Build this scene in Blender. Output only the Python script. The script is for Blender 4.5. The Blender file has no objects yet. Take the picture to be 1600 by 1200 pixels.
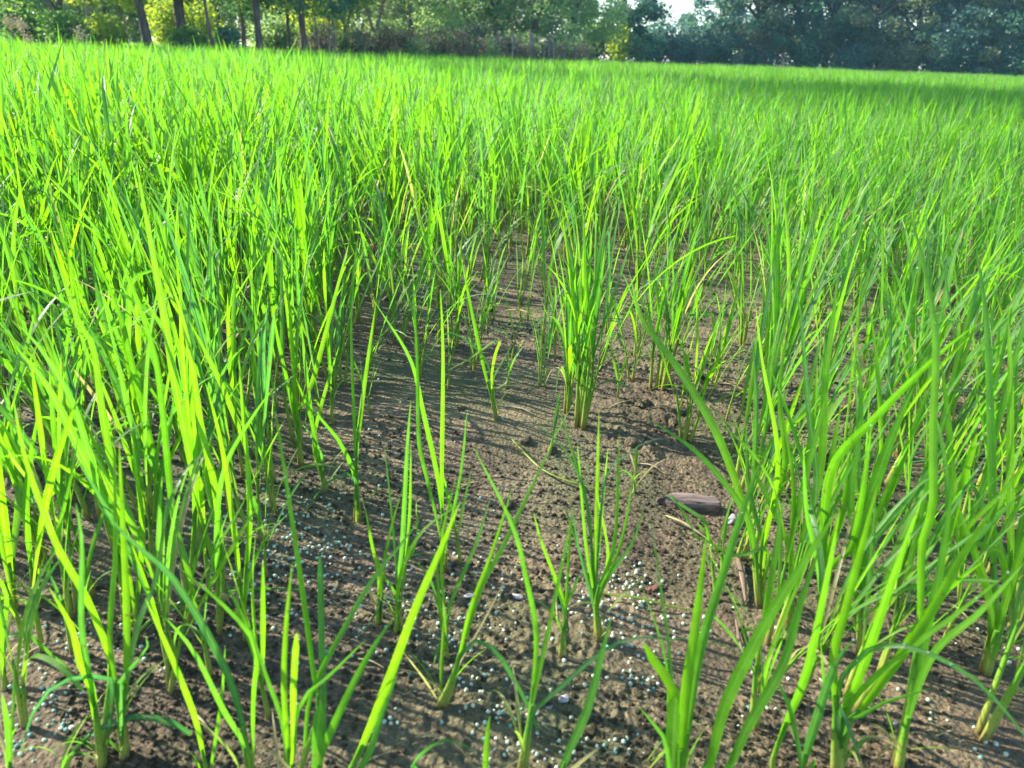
import bpy, math, random
import numpy as np
from mathutils import Vector, Matrix

R = math.radians
rng = np.random.default_rng(11)
random.seed(5)
scene = bpy.context.scene
COL = scene.collection

# ------------------------------------------------------------------ camera
FPX, CX, CY = 1202.0, 800.0, 600.0
CAMH, PITCH, ROLL = 0.5, R(23.2), math.atan(0.033)
rot = Matrix.Rotation(R(90) - PITCH, 4, 'X') @ Matrix.Rotation(ROLL, 4, 'Z')
cam_mat = Matrix.Translation((0, 0, CAMH)) @ rot
cd = bpy.data.cameras.new('camera')
cd.sensor_width = 36.0
cd.lens = 36.0 * FPX / 1600.0
cd.clip_start, cd.clip_end = 0.02, 6000
cd.dof.use_dof = True
cd.dof.focus_distance = 1.15
cd.dof.aperture_fstop = 9.5
cam = bpy.data.objects.new('camera', cd)
cam.matrix_world = cam_mat
COL.objects.link(cam)
scene.camera = cam
R3 = np.array(rot.to_3x3())
CAMP = np.array([0, 0, CAMH])


def ray(px, py):
    d = R3 @ np.array([(px - CX) / FPX, -(py - CY) / FPX, -1.0])
    return d / np.linalg.norm(d)


def ground_pt(px, py, z=0.0):
    d = ray(px, py)
    t = (z - CAMH) / d[2]
    return CAMP + d * t


def project(P):
    q = (np.asarray(P) - CAMP) @ R3
    return CX + FPX * q[..., 0] / -q[..., 2], CY - FPX * q[..., 1] / -q[..., 2], -q[..., 2]


def far_dir(px):
    d = ray(px, 58 + 0.033 * px)
    d[2] = 0
    return d / np.linalg.norm(d)


# ------------------------------------------------------------------ noise / terrain
def _hash(ix, iy, s):
    h = (ix.astype(np.int64) * 374761393 + iy.astype(np.int64) * 668265263 + s * 1442695041) & 0xffffffff
    h = ((h ^ (h >> 13)) * 1274126177) & 0xffffffff
    return ((h ^ (h >> 16)) & 0xffff) / 65535.0


def vnoise(x, y, s=0):
    x = np.asarray(x, float); y = np.asarray(y, float)
    ix, iy = np.floor(x), np.floor(y)
    fx, fy = x - ix, y - iy
    fx = fx * fx * (3 - 2 * fx); fy = fy * fy * (3 - 2 * fy)
    a, b = _hash(ix, iy, s), _hash(ix + 1, iy, s)
    c, d = _hash(ix, iy + 1, s), _hash(ix + 1, iy + 1, s)
    return (a + (b - a) * fx) * (1 - fy) + (c + (d - c) * fx) * fy


PHI = np.radians([-180, -60, -34, -15, 0, 8, 12, 34, 60, 180])
EDGE = np.array([16, 16, 18, 21, 26, 31, 40, 44, 44, 44.])
RISE = np.array([.30, .30, .30, .30, .26, .18, .05, .02, .02, .02])


def edge_r(x, y):
    return np.interp(np.arctan2(x, y), PHI, EDGE)


def ground_z(x, y):
    x = np.asarray(x, float); y = np.asarray(y, float)
    r = np.hypot(x, y)
    phi = np.arctan2(x, y)
    z = 0.020 * (vnoise(x * 3.6, y * 3.6, 1) - .5) + 0.011 * (vnoise(x * 11, y * 11, 2) - .5)
    near = np.clip(1.6 - r / 3.0, 0, 1)
    c = vnoise(x * 42, y * 42, 3)
    lump = np.clip(vnoise(x * 5 + 9, y * 5, 8) * 1.6 - .35, 0.25, 1)
    z = z + near * lump * (0.010 * np.maximum(c - .45, 0) + 0.0085 * np.abs(vnoise(x * 95, y * 95, 4) - .5)
                           + 0.0042 * (vnoise(x * 210, y * 210, 5) - .5))
    t = np.clip((r - np.interp(phi, PHI, EDGE)) / 0.9, 0, 1)
    z = z + np.interp(phi, PHI, RISE) * t * t * (3 - 2 * t)
    z = z + t * 0.15 * (vnoise(x * .15, y * .15, 6) - .5)
    return z


# ------------------------------------------------------------------ material helpers
def new_mat(name):
    m = bpy.data.materials.new(name)
    m.use_nodes = True
    nt = m.node_tree
    nt.nodes.clear()
    return m, nt, nt.nodes, nt.links


def N(nodes, t, **kw):
    n = nodes.new(t)
    for k, v in kw.items():
        setattr(n, k, v)
    return n


def ramp(nodes, pts):
    n = nodes.new('ShaderNodeValToRGB')
    el = n.color_ramp.elements
    while len(el) < len(pts):
        el.new(0.5)
    for e, (p, c) in zip(el, pts):
        e.position = p
        e.color = (*c, 1) if len(c) == 3 else c
    return n


def leaf_material(name, cols, trans_cols, tr=0.5, rough=0.42, spec=0.35, veins=True, base_pale=True):
    """cols / trans_cols: three colours over the tone attribute 0..1"""
    m, nt, nd, lk = new_mat(name)
    out = N(nd, 'ShaderNodeOutputMaterial')
    at = N(nd, 'ShaderNodeAttribute', attribute_name='tone')
    oi = N(nd, 'ShaderNodeObjectInfo')
    add = N(nd, 'ShaderNodeMath', operation='MULTIPLY_ADD')
    lk.new(oi.outputs['Random'], add.inputs[0]); add.inputs[1].default_value = 0.16
    lk.new(at.outputs['Fac'], add.inputs[2])
    sub = N(nd, 'ShaderNodeMath', operation='SUBTRACT'); lk.new(add.outputs[0], sub.inputs[0]); sub.inputs[1].default_value = .08
    r1 = ramp(nd, [(0, cols[0]), (.5, cols[1]), (.9, cols[2]), (1.0, cols[3])])
    r2 = ramp(nd, [(0, trans_cols[0]), (.5, trans_cols[1]), (.9, trans_cols[2]), (1.0, trans_cols[3])])
    lk.new(sub.outputs[0], r1.inputs[0]); lk.new(sub.outputs[0], r2.inputs[0])
    c1, c2 = r1.outputs[0], r2.outputs[0]
    bump_n = None
    if veins:
        uv = N(nd, 'ShaderNodeUVMap')
        sep = N(nd, 'ShaderNodeSeparateXYZ'); lk.new(uv.outputs[0], sep.inputs[0])
        # parallel veins and pale midrib
        s = N(nd, 'ShaderNodeMath', operation='MULTIPLY'); lk.new(sep.outputs[0], s.inputs[0]); s.inputs[1].default_value = 44
        sn = N(nd, 'ShaderNodeMath', operation='SINE'); lk.new(s.outputs[0], sn.inputs[0])
        mr = N(nd, 'ShaderNodeMapRange'); lk.new(sn.outputs[0], mr.inputs[0])
        mr.inputs[1].default_value = -1; mr.inputs[2].default_value = 1; mr.inputs[3].default_value = .66; mr.inputs[4].default_value = 1.12
        # mottling
        tc = N(nd, 'ShaderNodeTexCoord')
        nz = N(nd, 'ShaderNodeTexNoise'); nz.inputs['Scale'].default_value = 60; nz.inputs['Detail'].default_value = 3
        lk.new(tc.outputs['Object'], nz.inputs['Vector'])
        mz = N(nd, 'ShaderNodeMapRange'); lk.new(nz.outputs[0], mz.inputs[0])
        mz.inputs[1].default_value = .3; mz.inputs[2].default_value = .7; mz.inputs[3].default_value = .8; mz.inputs[4].default_value = 1.15
        mm = N(nd, 'ShaderNodeMath', operation='MULTIPLY'); lk.new(mr.outputs[0], mm.inputs[0]); lk.new(mz.outputs[0], mm.inputs[1])
        # midrib: |u-.5| small
        su = N(nd, 'ShaderNodeMath', operation='SUBTRACT'); lk.new(sep.outputs[0], su.inputs[0]); su.inputs[1].default_value = .5
        ab = N(nd, 'ShaderNodeMath', operation='ABSOLUTE'); lk.new(su.outputs[0], ab.inputs[0])
        md = N(nd, 'ShaderNodeMapRange'); lk.new(ab.outputs[0], md.inputs[0])
        md.inputs[1].default_value = .03; md.inputs[2].default_value = .09; md.inputs[3].default_value = .45; md.inputs[4].default_value = 0

        def shade(c, pale):
            v = N(nd, 'ShaderNodeVectorMath', operation='SCALE'); lk.new(c, v.inputs[0]); lk.new(mm.outputs[0], v.inputs['Scale'])
            x = N(nd, 'ShaderNodeMix', data_type='RGBA'); lk.new(md.outputs[0], x.inputs[0]); lk.new(v.outputs[0], x.inputs[6]); x.inputs[7].default_value = (*pale, 1)
            if not base_pale:
                return x.outputs[2]
            rz = N(nd, 'ShaderNodeTexNoise'); rz.inputs['Scale'].default_value = 150; rz.inputs['Detail'].default_value = 1
            lk.new(tc.outputs['Object'], rz.inputs['Vector'])
            rr_ = N(nd, 'ShaderNodeMapRange'); lk.new(rz.outputs[0], rr_.inputs[0]); rr_.inputs[1].default_value = .70; rr_.inputs[2].default_value = .76; rr_.inputs[3].default_value = 0; rr_.inputs[4].default_value = .7
            xs = N(nd, 'ShaderNodeMix', data_type='RGBA'); lk.new(rr_.outputs[0], xs.inputs[0]); lk.new(x.outputs[2], xs.inputs[6]); xs.inputs[7].default_value = (.20, .14, .04, 1)
            x = xs
            # yellowing towards the foot of the leaf
            b = N(nd, 'ShaderNodeMapRange'); lk.new(sep.outputs[1], b.inputs[0])
            b.inputs[1].default_value = 0.02; b.inputs[2].default_value = .22; b.inputs[3].default_value = .7; b.inputs[4].default_value = 0
            y = N(nd, 'ShaderNodeMix', data_type='RGBA'); lk.new(b.outputs[0], y.inputs[0]); lk.new(x.outputs[2], y.inputs[6]); y.inputs[7].default_value = (.34, .40, .05, 1)
            return y.outputs[2]
        c1 = shade(c1, (.22, .36, .10)); c2 = shade(c2, (.42, .62, .06))
        bp = N(nd, 'ShaderNodeBump'); bp.inputs['Strength'].default_value = .35; bp.inputs['Distance'].default_value = .0006
        lk.new(sn.outputs[0], bp.inputs['Height'])
        bump_n = bp.outputs[0]
    pb = N(nd, 'ShaderNodeBsdfPrincipled')
    lk.new(c1, pb.inputs['Base Color'])
    pb.inputs['Roughness'].default_value = rough
    pb.inputs['Specular IOR Level'].default_value = spec
    tb = N(nd, 'ShaderNodeBsdfTranslucent'); lk.new(c2, tb.inputs['Color'])
    if bump_n:
        lk.new(bump_n, pb.inputs['Normal'])
    mx = N(nd, 'ShaderNodeMixShader'); mx.inputs[0].default_value = tr
    lk.new(pb.outputs[0], mx.inputs[1]); lk.new(tb.outputs[0], mx.inputs[2])
    lk.new(mx.outputs[0], out.inputs[0])
    return m


def simple_mat(name, ca, cb, scale=20, rough=.8, bump=.3, bdist=.01, detail=6, spec=.3, ratio=None, stretch=(1, 1, 1)):
    m, nt, nd, lk = new_mat(name)
    out = N(nd, 'ShaderNodeOutputMaterial')
    pb = N(nd, 'ShaderNodeBsdfPrincipled'); pb.inputs['Roughness'].default_value = rough; pb.inputs['Specular IOR Level'].default_value = spec
    tc = N(nd, 'ShaderNodeTexCoord'); mp = N(nd, 'ShaderNodeMapping'); mp.inputs['Scale'].default_value = stretch
    lk.new(tc.outputs['Object'], mp.inputs[0])
    nz = N(nd, 'ShaderNodeTexNoise'); nz.inputs['Scale'].default_value = scale; nz.inputs['Detail'].default_value = detail
    lk.new(mp.outputs[0], nz.inputs['Vector'])
    rp = ramp(nd, [(.32, ca), (.68, cb)]); lk.new(nz.outputs[0], rp.inputs[0])
    lk.new(rp.outputs[0], pb.inputs['Base Color'])
    bp = N(nd, 'ShaderNodeBump'); bp.inputs['Strength'].default_value = bump; bp.inputs['Distance'].default_value = bdist
    lk.new(nz.outputs[0], bp.inputs['Height']); lk.new(bp.outputs[0], pb.inputs['Normal'])
    lk.new(pb.outputs[0], out.inputs[0])
    return m


def soil_material():
    m, nt, nd, lk = new_mat('mud_soil')
    out = N(nd, 'ShaderNodeOutputMaterial')
    pb = N(nd, 'ShaderNodeBsdfPrincipled'); pb.inputs['Roughness'].default_value = .82; pb.inputs['Specular IOR Level'].default_value = .3
    tc = N(nd, 'ShaderNodeTexCoord')
    n1 = N(nd, 'ShaderNodeTexNoise'); n1.inputs['Scale'].default_value = 9; n1.inputs['Detail'].default_value = 8; n1.inputs['Roughness'].default_value = .65
    n2 = N(nd, 'ShaderNodeTexNoise'); n2.inputs['Scale'].default_value = 170; n2.inputs['Detail'].default_value = 5; n2.inputs['Roughness'].default_value = .7
    n3 = N(nd, 'ShaderNodeTexNoise'); n3.inputs['Scale'].default_value = 3.2; n3.inputs['Detail'].default_value = 6
    vo = N(nd, 'ShaderNodeTexVoronoi'); vo.inputs['Scale'].default_value = 210
    for n in (n1, n2, n3, vo):
        lk.new(tc.outputs['Object'], n.inputs['Vector'])
    r1 = ramp(nd, [(.28, (.078, .058, .036)), (.5, (.156, .117, .070)), (.72, (.285, .218, .130))])
    lk.new(n1.outputs[0], r1.inputs[0])
    r2 = ramp(nd, [(.34, (.55, .55, .56)), (.55, (1, 1, 1)), (.72, (1.8, 1.7, 1.5))])
    lk.new(n2.outputs[0], r2.inputs[0])
    mx = N(nd, 'ShaderNodeMix', data_type='RGBA', blend_type='MULTIPLY'); mx.inputs[0].default_value = 1
    lk.new(r1.outputs[0], mx.inputs[6]); lk.new(r2.outputs[0], mx.inputs[7])
    # damp darker patches and drier pale ones
    n6 = N(nd, 'ShaderNodeTexNoise'); n6.inputs['Scale'].default_value = 2.1; n6.inputs['Detail'].default_value = 5; n6.inputs['Distortion'].default_value = .6
    lk.new(tc.outputs['Object'], n6.inputs['Vector'])
    r6_ = ramp(nd, [(.36, (.62, .60, .58)), (.5, (1, 1, 1)), (.64, (1.22, 1.18, 1.1))]); lk.new(n6.outputs[0], r6_.inputs[0])
    m6 = N(nd, 'ShaderNodeMix', data_type='RGBA', blend_type='MULTIPLY'); m6.inputs[0].default_value = 1
    lk.new(mx.outputs[2], m6.inputs[6]); lk.new(r6_.outputs[0], m6.inputs[7]); mx = m6
    # thin green algae film in patches, also painting in the green tint of shade
    r3 = ramp(nd, [(.42, (0, 0, 0)), (.62, (.62, .62, .62))]); lk.new(n3.outputs[0], r3.inputs[0])
    mg = N(nd, 'ShaderNodeMix', data_type='RGBA'); lk.new(r3.outputs[0], mg.inputs[0]); lk.new(mx.outputs[2], mg.inputs[6]); mg.inputs[7].default_value = (.088, .112, .042, 1)
    lk.new(mg.outputs[2], pb.inputs['Base Color'])
    n5 = N(nd, 'ShaderNodeTexNoise'); n5.inputs['Scale'].default_value = 620; n5.inputs['Detail'].default_value = 3; n5.inputs['Roughness'].default_value = .6
    lk.new(tc.outputs['Object'], n5.inputs['Vector'])
    r5_ = ramp(nd, [(.34, (.6, .58, .56)), (.52, (1, 1, 1)), (.70, (1.5, 1.46, 1.36))]); lk.new(n5.outputs[0], r5_.inputs[0])
    m5 = N(nd, 'ShaderNodeMix', data_type='RGBA', blend_type='MULTIPLY'); m5.inputs[0].default_value = .8
    lk.new(mg.outputs[2], m5.inputs[6]); lk.new(r5_.outputs[0], m5.inputs[7]); lk.new(m5.outputs[2], pb.inputs['Base Color'])
    ad = N(nd, 'ShaderNodeMath', operation='MULTIPLY_ADD'); lk.new(vo.outputs['Distance'], ad.inputs[0]); ad.inputs[1].default_value = -.6; lk.new(n2.outputs[0], ad.inputs[2])
    bp = N(nd, 'ShaderNodeBump'); bp.inputs['Strength'].default_value = 1.0; bp.inputs['Distance'].default_value = .006
    lk.new(ad.outputs[0], bp.inputs['Height']); lk.new(bp.outputs[0], pb.inputs['Normal'])
    lk.new(pb.outputs[0], out.inputs[0])
    return m


M = {}
# tone: 0 bluish green .. .5 mid green .. .9 fresh yellow green .. 1 straw
M['leaf'] = leaf_material('rice_leaf',
    [(.045, .130, .060), (.075, .215, .018), (.140, .290, .010), (.42, .34, .16)],
    [(.060, .300, .060), (.190, .600, .008), (.380, .790, .004), (.60, .48, .20)], tr=.54, rough=.36, spec=.5)
M['field'] = M['leaf']
M['stem'] = None
M['soil'] = soil_material()


def stem_material():
    m, nt, nd, lk = new_mat('rice_stem')
    out = N(nd, 'ShaderNodeOutputMaterial')
    pb = N(nd, 'ShaderNodeBsdfPrincipled'); pb.inputs['Roughness'].default_value = .45
    uv = N(nd, 'ShaderNodeUVMap'); sep = N(nd, 'ShaderNodeSeparateXYZ'); lk.new(uv.outputs[0], sep.inputs[0])
    tc = N(nd, 'ShaderNodeTexCoord')
    nz = N(nd, 'ShaderNodeTexNoise'); nz.inputs['Scale'].default_value = 170; nz.inputs['Detail'].default_value = 4
    mp = N(nd, 'ShaderNodeMapping'); mp.inputs['Scale'].default_value = (1, 1, .3)
    lk.new(tc.outputs['Object'], mp.inputs[0]); lk.new(mp.outputs[0], nz.inputs['Vector'])
    jj = N(nd, 'ShaderNodeMath', operation='MULTIPLY_ADD'); lk.new(nz.outputs[0], jj.inputs[0]); jj.inputs[1].default_value = .22; lk.new(sep.outputs[1], jj.inputs[2])
    r = ramp(nd, [(.10, (.075, .045, .022)), (.19, (.20, .16, .05)), (.34, (.30, .36, .06)), (.75, (.16, .36, .025)), (1.0, (.09, .27, .018))])
    lk.new(jj.outputs[0], r.inputs[0])
    sp = N(nd, 'ShaderNodeTexNoise'); sp.inputs['Scale'].default_value = 420; sp.inputs['Detail'].default_value = 2
    lk.new(tc.outputs['Object'], sp.inputs['Vector'])
    rs = ramp(nd, [(.60, (1, 1, 1)), (.68, (.35, .28, .2))]); lk.new(sp.outputs[0], rs.inputs[0])
    mx = N(nd, 'ShaderNodeMix', data_type='RGBA', blend_type='MULTIPLY'); mx.inputs[0].default_value = .8
    lk.new(r.outputs[0], mx.inputs[6]); lk.new(rs.outputs[0], mx.inputs[7])
    lk.new(mx.outputs[2], pb.inputs['Base Color'])
    tb = N(nd, 'ShaderNodeBsdfTranslucent'); lk.new(mx.outputs[2], tb.inputs[0])
    ms = N(nd, 'ShaderNodeMixShader'); ms.inputs[0].default_value = .25
    lk.new(pb.outputs[0], ms.inputs[1]); lk.new(tb.outputs[0], ms.inputs[2])
    lk.new(ms.outputs[0], out.inputs[0])
    return m


M['stem'] = stem_material()
m, nt, nd, lk = new_mat('dew')
o_ = N(nd, 'ShaderNodeOutputMaterial'); p_ = N(nd, 'ShaderNodeBsdfPrincipled')
p_.inputs['Base Color'].default_value = (.93, .97, 1, 1); p_.inputs['Roughness'].default_value = .06
p_.inputs['Transmission Weight'].default_value = .85; p_.inputs['IOR'].default_value = 1.33; p_.inputs['Specular IOR Level'].default_value = 1.0
lk.new(p_.outputs[0], o_.inputs[0])
M['dew'] = m

M['bark'] = simple_mat('tree_bark', (.040, .030, .024), (.135, .110, .090), scale=14, rough=.9, bump=.7, bdist=.03, stretch=(1, 1, .25))
M['palebark'] = simple_mat('pale_bark', (.12, .10, .08), (.30, .26, .22), scale=12, rough=.9, bump=.5, bdist=.03, stretch=(1, 1, .3))
M['wood'] = simple_mat('weathered_stake', (.09, .070, .060), (.26, .21, .185), scale=18, rough=.9, bump=.4, stretch=(1, 1, .2))
M['granule'] = simple_mat('fertilizer_granule', (.25, .34, .24), (.50, .55, .42), scale=260, rough=.6, bump=.35, bdist=.0015)
M['granule_white'] = simple_mat('white_granule', (.38, .39, .29), (.66, .65, .52), scale=260, rough=.6, bump=.35, bdist=.0015)
M['granule_teal'] = simple_mat('teal_granule', (.07, .24, .20), (.22, .40, .34), scale=260, rough=.6, bump=.35, bdist=.0015)
M['chip'] = simple_mat('dark_wood', (.040, .028, .024), (.210, .155, .135), scale=90, rough=.75, bump=.9, bdist=.003, stretch=(.22, 2.4, 1))
M['shell'] = simple_mat('pale_shard', (.16, .14, .125), (.40, .38, .36), scale=240, rough=.6, bump=.3, bdist=.002)
M['redchip'] = simple_mat('reddish_scrap', (.10, .045, .03), (.24, .12, .08), scale=120, rough=.7, bump=.4, bdist=.002)
M['strip'] = simple_mat('bark_strip', (.10, .065, .045), (.26, .18, .13), scale=90, rough=.8, bump=.4, bdist=.002, stretch=(3, .3, 1))
M['straw'] = simple_mat('straw', (.17, .135, .06), (.34, .28, .15), scale=120, rough=.7, bump=.2, bdist=.001)
M['seedhead'] = simple_mat('dry_seedhead', (.42, .32, .15), (.72, .60, .36), scale=80, rough=.8, bump=.2)

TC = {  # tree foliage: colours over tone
    'sunny': ([(.070, .150, .020), (.130, .240, .022), (.21, .32, .03), (.26, .34, .04)], [(.34, .50, .03), (.54, .70, .04), (.72, .82, .06), (.74, .80, .1)]),  # brighter, yellower leaves with the backlight painted in
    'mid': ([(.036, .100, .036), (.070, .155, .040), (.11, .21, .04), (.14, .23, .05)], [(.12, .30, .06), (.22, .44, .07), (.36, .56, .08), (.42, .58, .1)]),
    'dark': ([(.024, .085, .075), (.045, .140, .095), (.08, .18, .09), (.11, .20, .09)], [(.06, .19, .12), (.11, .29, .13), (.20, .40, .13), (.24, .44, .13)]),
    'teal': ([(.040, .105, .115), (.070, .155, .140), (.12, .21, .14), (.17, .25, .14)], [(.08, .20, .18), (.14, .31, .22), (.27, .44, .22), (.32, .5, .22)]),  # bluish cast of the shaded side painted into the leaf colour
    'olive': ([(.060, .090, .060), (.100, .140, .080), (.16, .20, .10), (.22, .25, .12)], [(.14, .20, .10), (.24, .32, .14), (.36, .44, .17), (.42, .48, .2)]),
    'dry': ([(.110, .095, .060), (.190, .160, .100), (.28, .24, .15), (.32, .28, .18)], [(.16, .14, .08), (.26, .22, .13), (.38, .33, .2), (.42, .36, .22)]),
    'pale': ([(.090, .185, .085), (.140, .250, .095), (.20, .31, .10), (.24, .34, .12)], [(.30, .48, .16), (.42, .62, .18), (.55, .72, .2), (.6, .74, .24)]),  # pale green with haze and sunlit brightness painted in
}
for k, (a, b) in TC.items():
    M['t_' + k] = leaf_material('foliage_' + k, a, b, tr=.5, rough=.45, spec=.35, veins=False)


# ------------------------------------------------------------------ object helpers
def tag(o, label=None, cat=None, group=None, kind=None):
    if label: o['label'] = label
    if cat: o['category'] = cat
    if group: o['group'] = group
    if kind: o['kind'] = kind
    return o


def empty(name, loc, label=None, cat=None, group=None):
    o = bpy.data.objects.new(name, None)
    o.location = loc
    o.empty_display_size = .05
    COL.objects.link(o)
    return tag(o, label, cat, group)


class MB:
    """numpy mesh collector: verts, faces of equal or mixed size, uv per vertex, tone per vertex, material index"""
    def __init__(s):
        s.v, s.f, s.uv, s.t, s.mi = [], [], [], [], []
        s.n = 0

    def add(s, v, f, uv=None, tone=.5, mi=0):
        v = np.asarray(v, np.float32)
        s.v.append(v)
        f = np.asarray(f, np.int32) + s.n
        s.f.append(f)
        s.uv.append(np.zeros((len(v), 2), np.float32) if uv is None else np.asarray(uv, np.float32))
        s.t.append(np.full(len(v), tone, np.float32) if np.isscalar(tone) else np.asarray(tone, np.float32))
        s.mi.append(np.full(len(f), mi, np.int32))
        s.n += len(v)

    def mesh(s, name, mats, smooth=True):
        me = bpy.data.meshes.new(name)
        V = np.concatenate(s.v)
        cnt = np.concatenate([np.full(len(f), f.shape[1], np.int32) for f in s.f])
        L = np.concatenate([f.ravel() for f in s.f])
        me.vertices.add(len(V)); me.vertices.foreach_set('co', V.ravel())
        me.loops.add(len(L)); me.loops.foreach_set('vertex_index', L)
        me.polygons.add(len(cnt))
        st = np.zeros(len(cnt), np.int32); st[1:] = np.cumsum(cnt)[:-1]
        me.polygons.foreach_set('loop_start', st)
        me.polygons.foreach_set('material_index', np.concatenate(s.mi))
        me.polygons.foreach_set('use_smooth', np.full(len(cnt), smooth))
        uvl = me.uv_layers.new(name='UVMap')
        uvl.data.foreach_set('uv', np.concatenate(s.uv)[L].ravel())
        a = me.attributes.new('tone', 'FLOAT', 'POINT'); a.data.foreach_set('value', np.concatenate(s.t))
        for mm in (mats if isinstance(mats, (list, tuple)) else [mats]):
            me.materials.append(mm)
        me.update(calc_edges=True)
        return me

    def build(s, name, mats, parent=None, smooth=True):
        o = bpy.data.objects.new(name, s.mesh(name, mats, smooth))
        COL.objects.link(o)
        if parent: o.parent = parent
        return o


def nrm(a):
    a = np.asarray(a, float)
    return a / (np.linalg.norm(a, axis=-1, keepdims=True) + 1e-12)


def ico(sub=1):
    import bmesh
    bm = bmesh.new(); bmesh.ops.create_icosphere(bm, subdivisions=sub, radius=1)
    bm.verts.index_update()
    v = np.array([x.co[:] for x in bm.verts]); f = np.array([[q.index for q in p.verts] for p in bm.faces])
    bm.free()
    return v, f


ICO1, ICO2, ICO3 = ico(1), ico(2), ico(3)


def catmull(P, n):
    P = np.asarray(P, float)
    if len(P) == 2:
        t = np.linspace(0, 1, n)[:, None]
        return P[0] * (1 - t) + P[1] * t
    Q = np.vstack([2 * P[0] - P[1], P, 2 * P[-1] - P[-2]])
    seg = np.linalg.norm(np.diff(P, axis=0), axis=1); s = np.concatenate([[0], np.cumsum(seg)])
    u = np.linspace(0, s[-1], n)
    out = []
    for x in u:
        i = min(np.searchsorted(s, x, side='right') - 1, len(P) - 2)
        t = (x - s[i]) / max(seg[i], 1e-9)
        a, b, c, d = Q[i], Q[i + 1], Q[i + 2], Q[i + 3]
        out.append(.5 * ((2 * b) + (-a + c) * t + (2 * a - 5 * b + 4 * c - d) * t * t + (-a + 3 * b - 3 * c + d) * t ** 3))
    return np.array(out)


def blade(mb, C, W, width, tone, fold=.28, sheath=.14, blunt=False, mi=0):
    """leaf blade along points C with unit width vectors W"""
    n = len(C)
    t = np.linspace(0, 1, n)
    T = nrm(np.gradient(C, axis=0))
    W = nrm(W - (W * T).sum(1, keepdims=True) * T)
    Nn = np.cross(T, W)
    prof = np.interp(t, [0, sheath, sheath + .18, .5, .78, .92, 1], [.42, .5, .85, 1, .72, .36, .02])
    if blunt:
        prof = np.interp(t, [0, sheath, sheath + .18, .5, .93, .985, 1], [.42, .5, .85, 1, .95, .6, .25])
    hw = (width * .5 * prof)[:, None]
    fo = np.interp(t, [0, .25, .6, 1], [1.6, 1, .7, .5])[:, None] * fold
    A = C - W * hw + Nn * hw * fo
    B = C - Nn * hw * fo * .5
    D = C + W * hw + Nn * hw * fo
    V = np.stack([A, B, D], 1).reshape(-1, 3)
    u = np.tile([0, .5, 1], n); v = np.repeat(t, 3)
    i = np.arange(n - 1) * 3
    F = np.concatenate([np.stack([i, i + 1, i + 4, i + 3], 1), np.stack([i + 1, i + 2, i + 5, i + 4], 1)])
    tn = np.repeat(np.clip(tone + .10 * np.clip((t - .93) / .07, 0, 1), 0, 1), 3)
    mb.add(V, F, np.stack([u, v], 1), tn, mi)


def tube(mb, C, r, sides=7, mi=0, tone=.5, flat=None, caps=True):
    C = np.asarray(C, float)
    n = len(C)
    r = np.asarray(r, float) if not np.isscalar(r) else np.full(n, r)
    T = nrm(np.gradient(C, axis=0))
    ref = np.array([1., 0, 0]) if abs(T[0][0]) < .8 else np.array([0, 1., 0])
    X = nrm(np.cross(np.cross(T, ref), T)); Y = np.cross(T, X)
    a = np.linspace(0, 2 * np.pi, sides, endpoint=False)
    sx = 1 if flat is None else flat
    V = C[:, None] + r[:, None, None] * (np.cos(a)[None, :, None] * X[:, None] + sx * np.sin(a)[None, :, None] * Y[:, None])
    V = V.reshape(-1, 3)
    k = np.arange(sides); k2 = (k + 1) % sides
    F = np.concatenate([np.stack([i * sides + k, i * sides + k2, (i + 1) * sides + k2, (i + 1) * sides + k], 1) for i in range(n - 1)])
    uv = np.stack([np.tile(k / sides, n), np.repeat(np.linspace(0, 1, n), sides)], 1)
    mb.add(V, F, uv, tone, mi)
    if caps:
        for ring, c in ((0, C[0]), (n - 1, C[-1])):
            idx = np.arange(sides)
            Vc = np.vstack([V[ring * sides:(ring + 1) * sides], c + T[ring] * (r[ring] * .3 * (1 if ring else -1))])
            Fc = np.stack([idx, (idx + 1) % sides, np.full(sides, sides)], 1)
            if not ring: Fc = Fc[:, ::-1]
            mb.add(Vc, Fc, np.tile([0, 1.0 if ring else 0], (sides + 1, 1)), tone, mi)


def droplets(mb, C, W, width, n, r, mi=1):
    for _ in range(n):
        k = random.randint(int(len(C) * .4), len(C) - 1)
        rr = r * random.uniform(.6, 1.3)
        p = C[k] + W[k] * width * random.uniform(-.35, .35) * (1 - k / len(C)) + np.array([0, 0, rr * .4])
        mb.add(ICO1[0] * rr * np.array([1, 1, .85]) + p, ICO1[1], None, .5, mi)


# ------------------------------------------------------------------ rice plants
def grow_leaf(p0, az, th0, L, droop, n, twist=0.0, kink=None):
    """centre line and width vectors of a leaf that leaves p0 at angle th0 from vertical towards azimuth az"""
    s = np.linspace(0, 1, n)
    th = th0 + droop * s ** 1.7
    if kink is not None:
        th = th + np.where(s > kink[0], kink[1], 0)
    azs = az + twist * .25 * s
    d = np.stack([np.sin(th) * np.cos(azs), np.sin(th) * np.sin(azs), np.cos(th)], 1)
    C = np.vstack([[0, 0, 0], np.cumsum((d[:-1] + d[1:]) * .5 * L / (n - 1), 0)]) + p0
    side = np.stack([-np.sin(azs), np.cos(azs), np.zeros(n)], 1)
    nor = np.cross(d, side)
    a = twist * s
    W = side * np.cos(a)[:, None] + nor * np.sin(a)[:, None]
    return C, W


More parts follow.
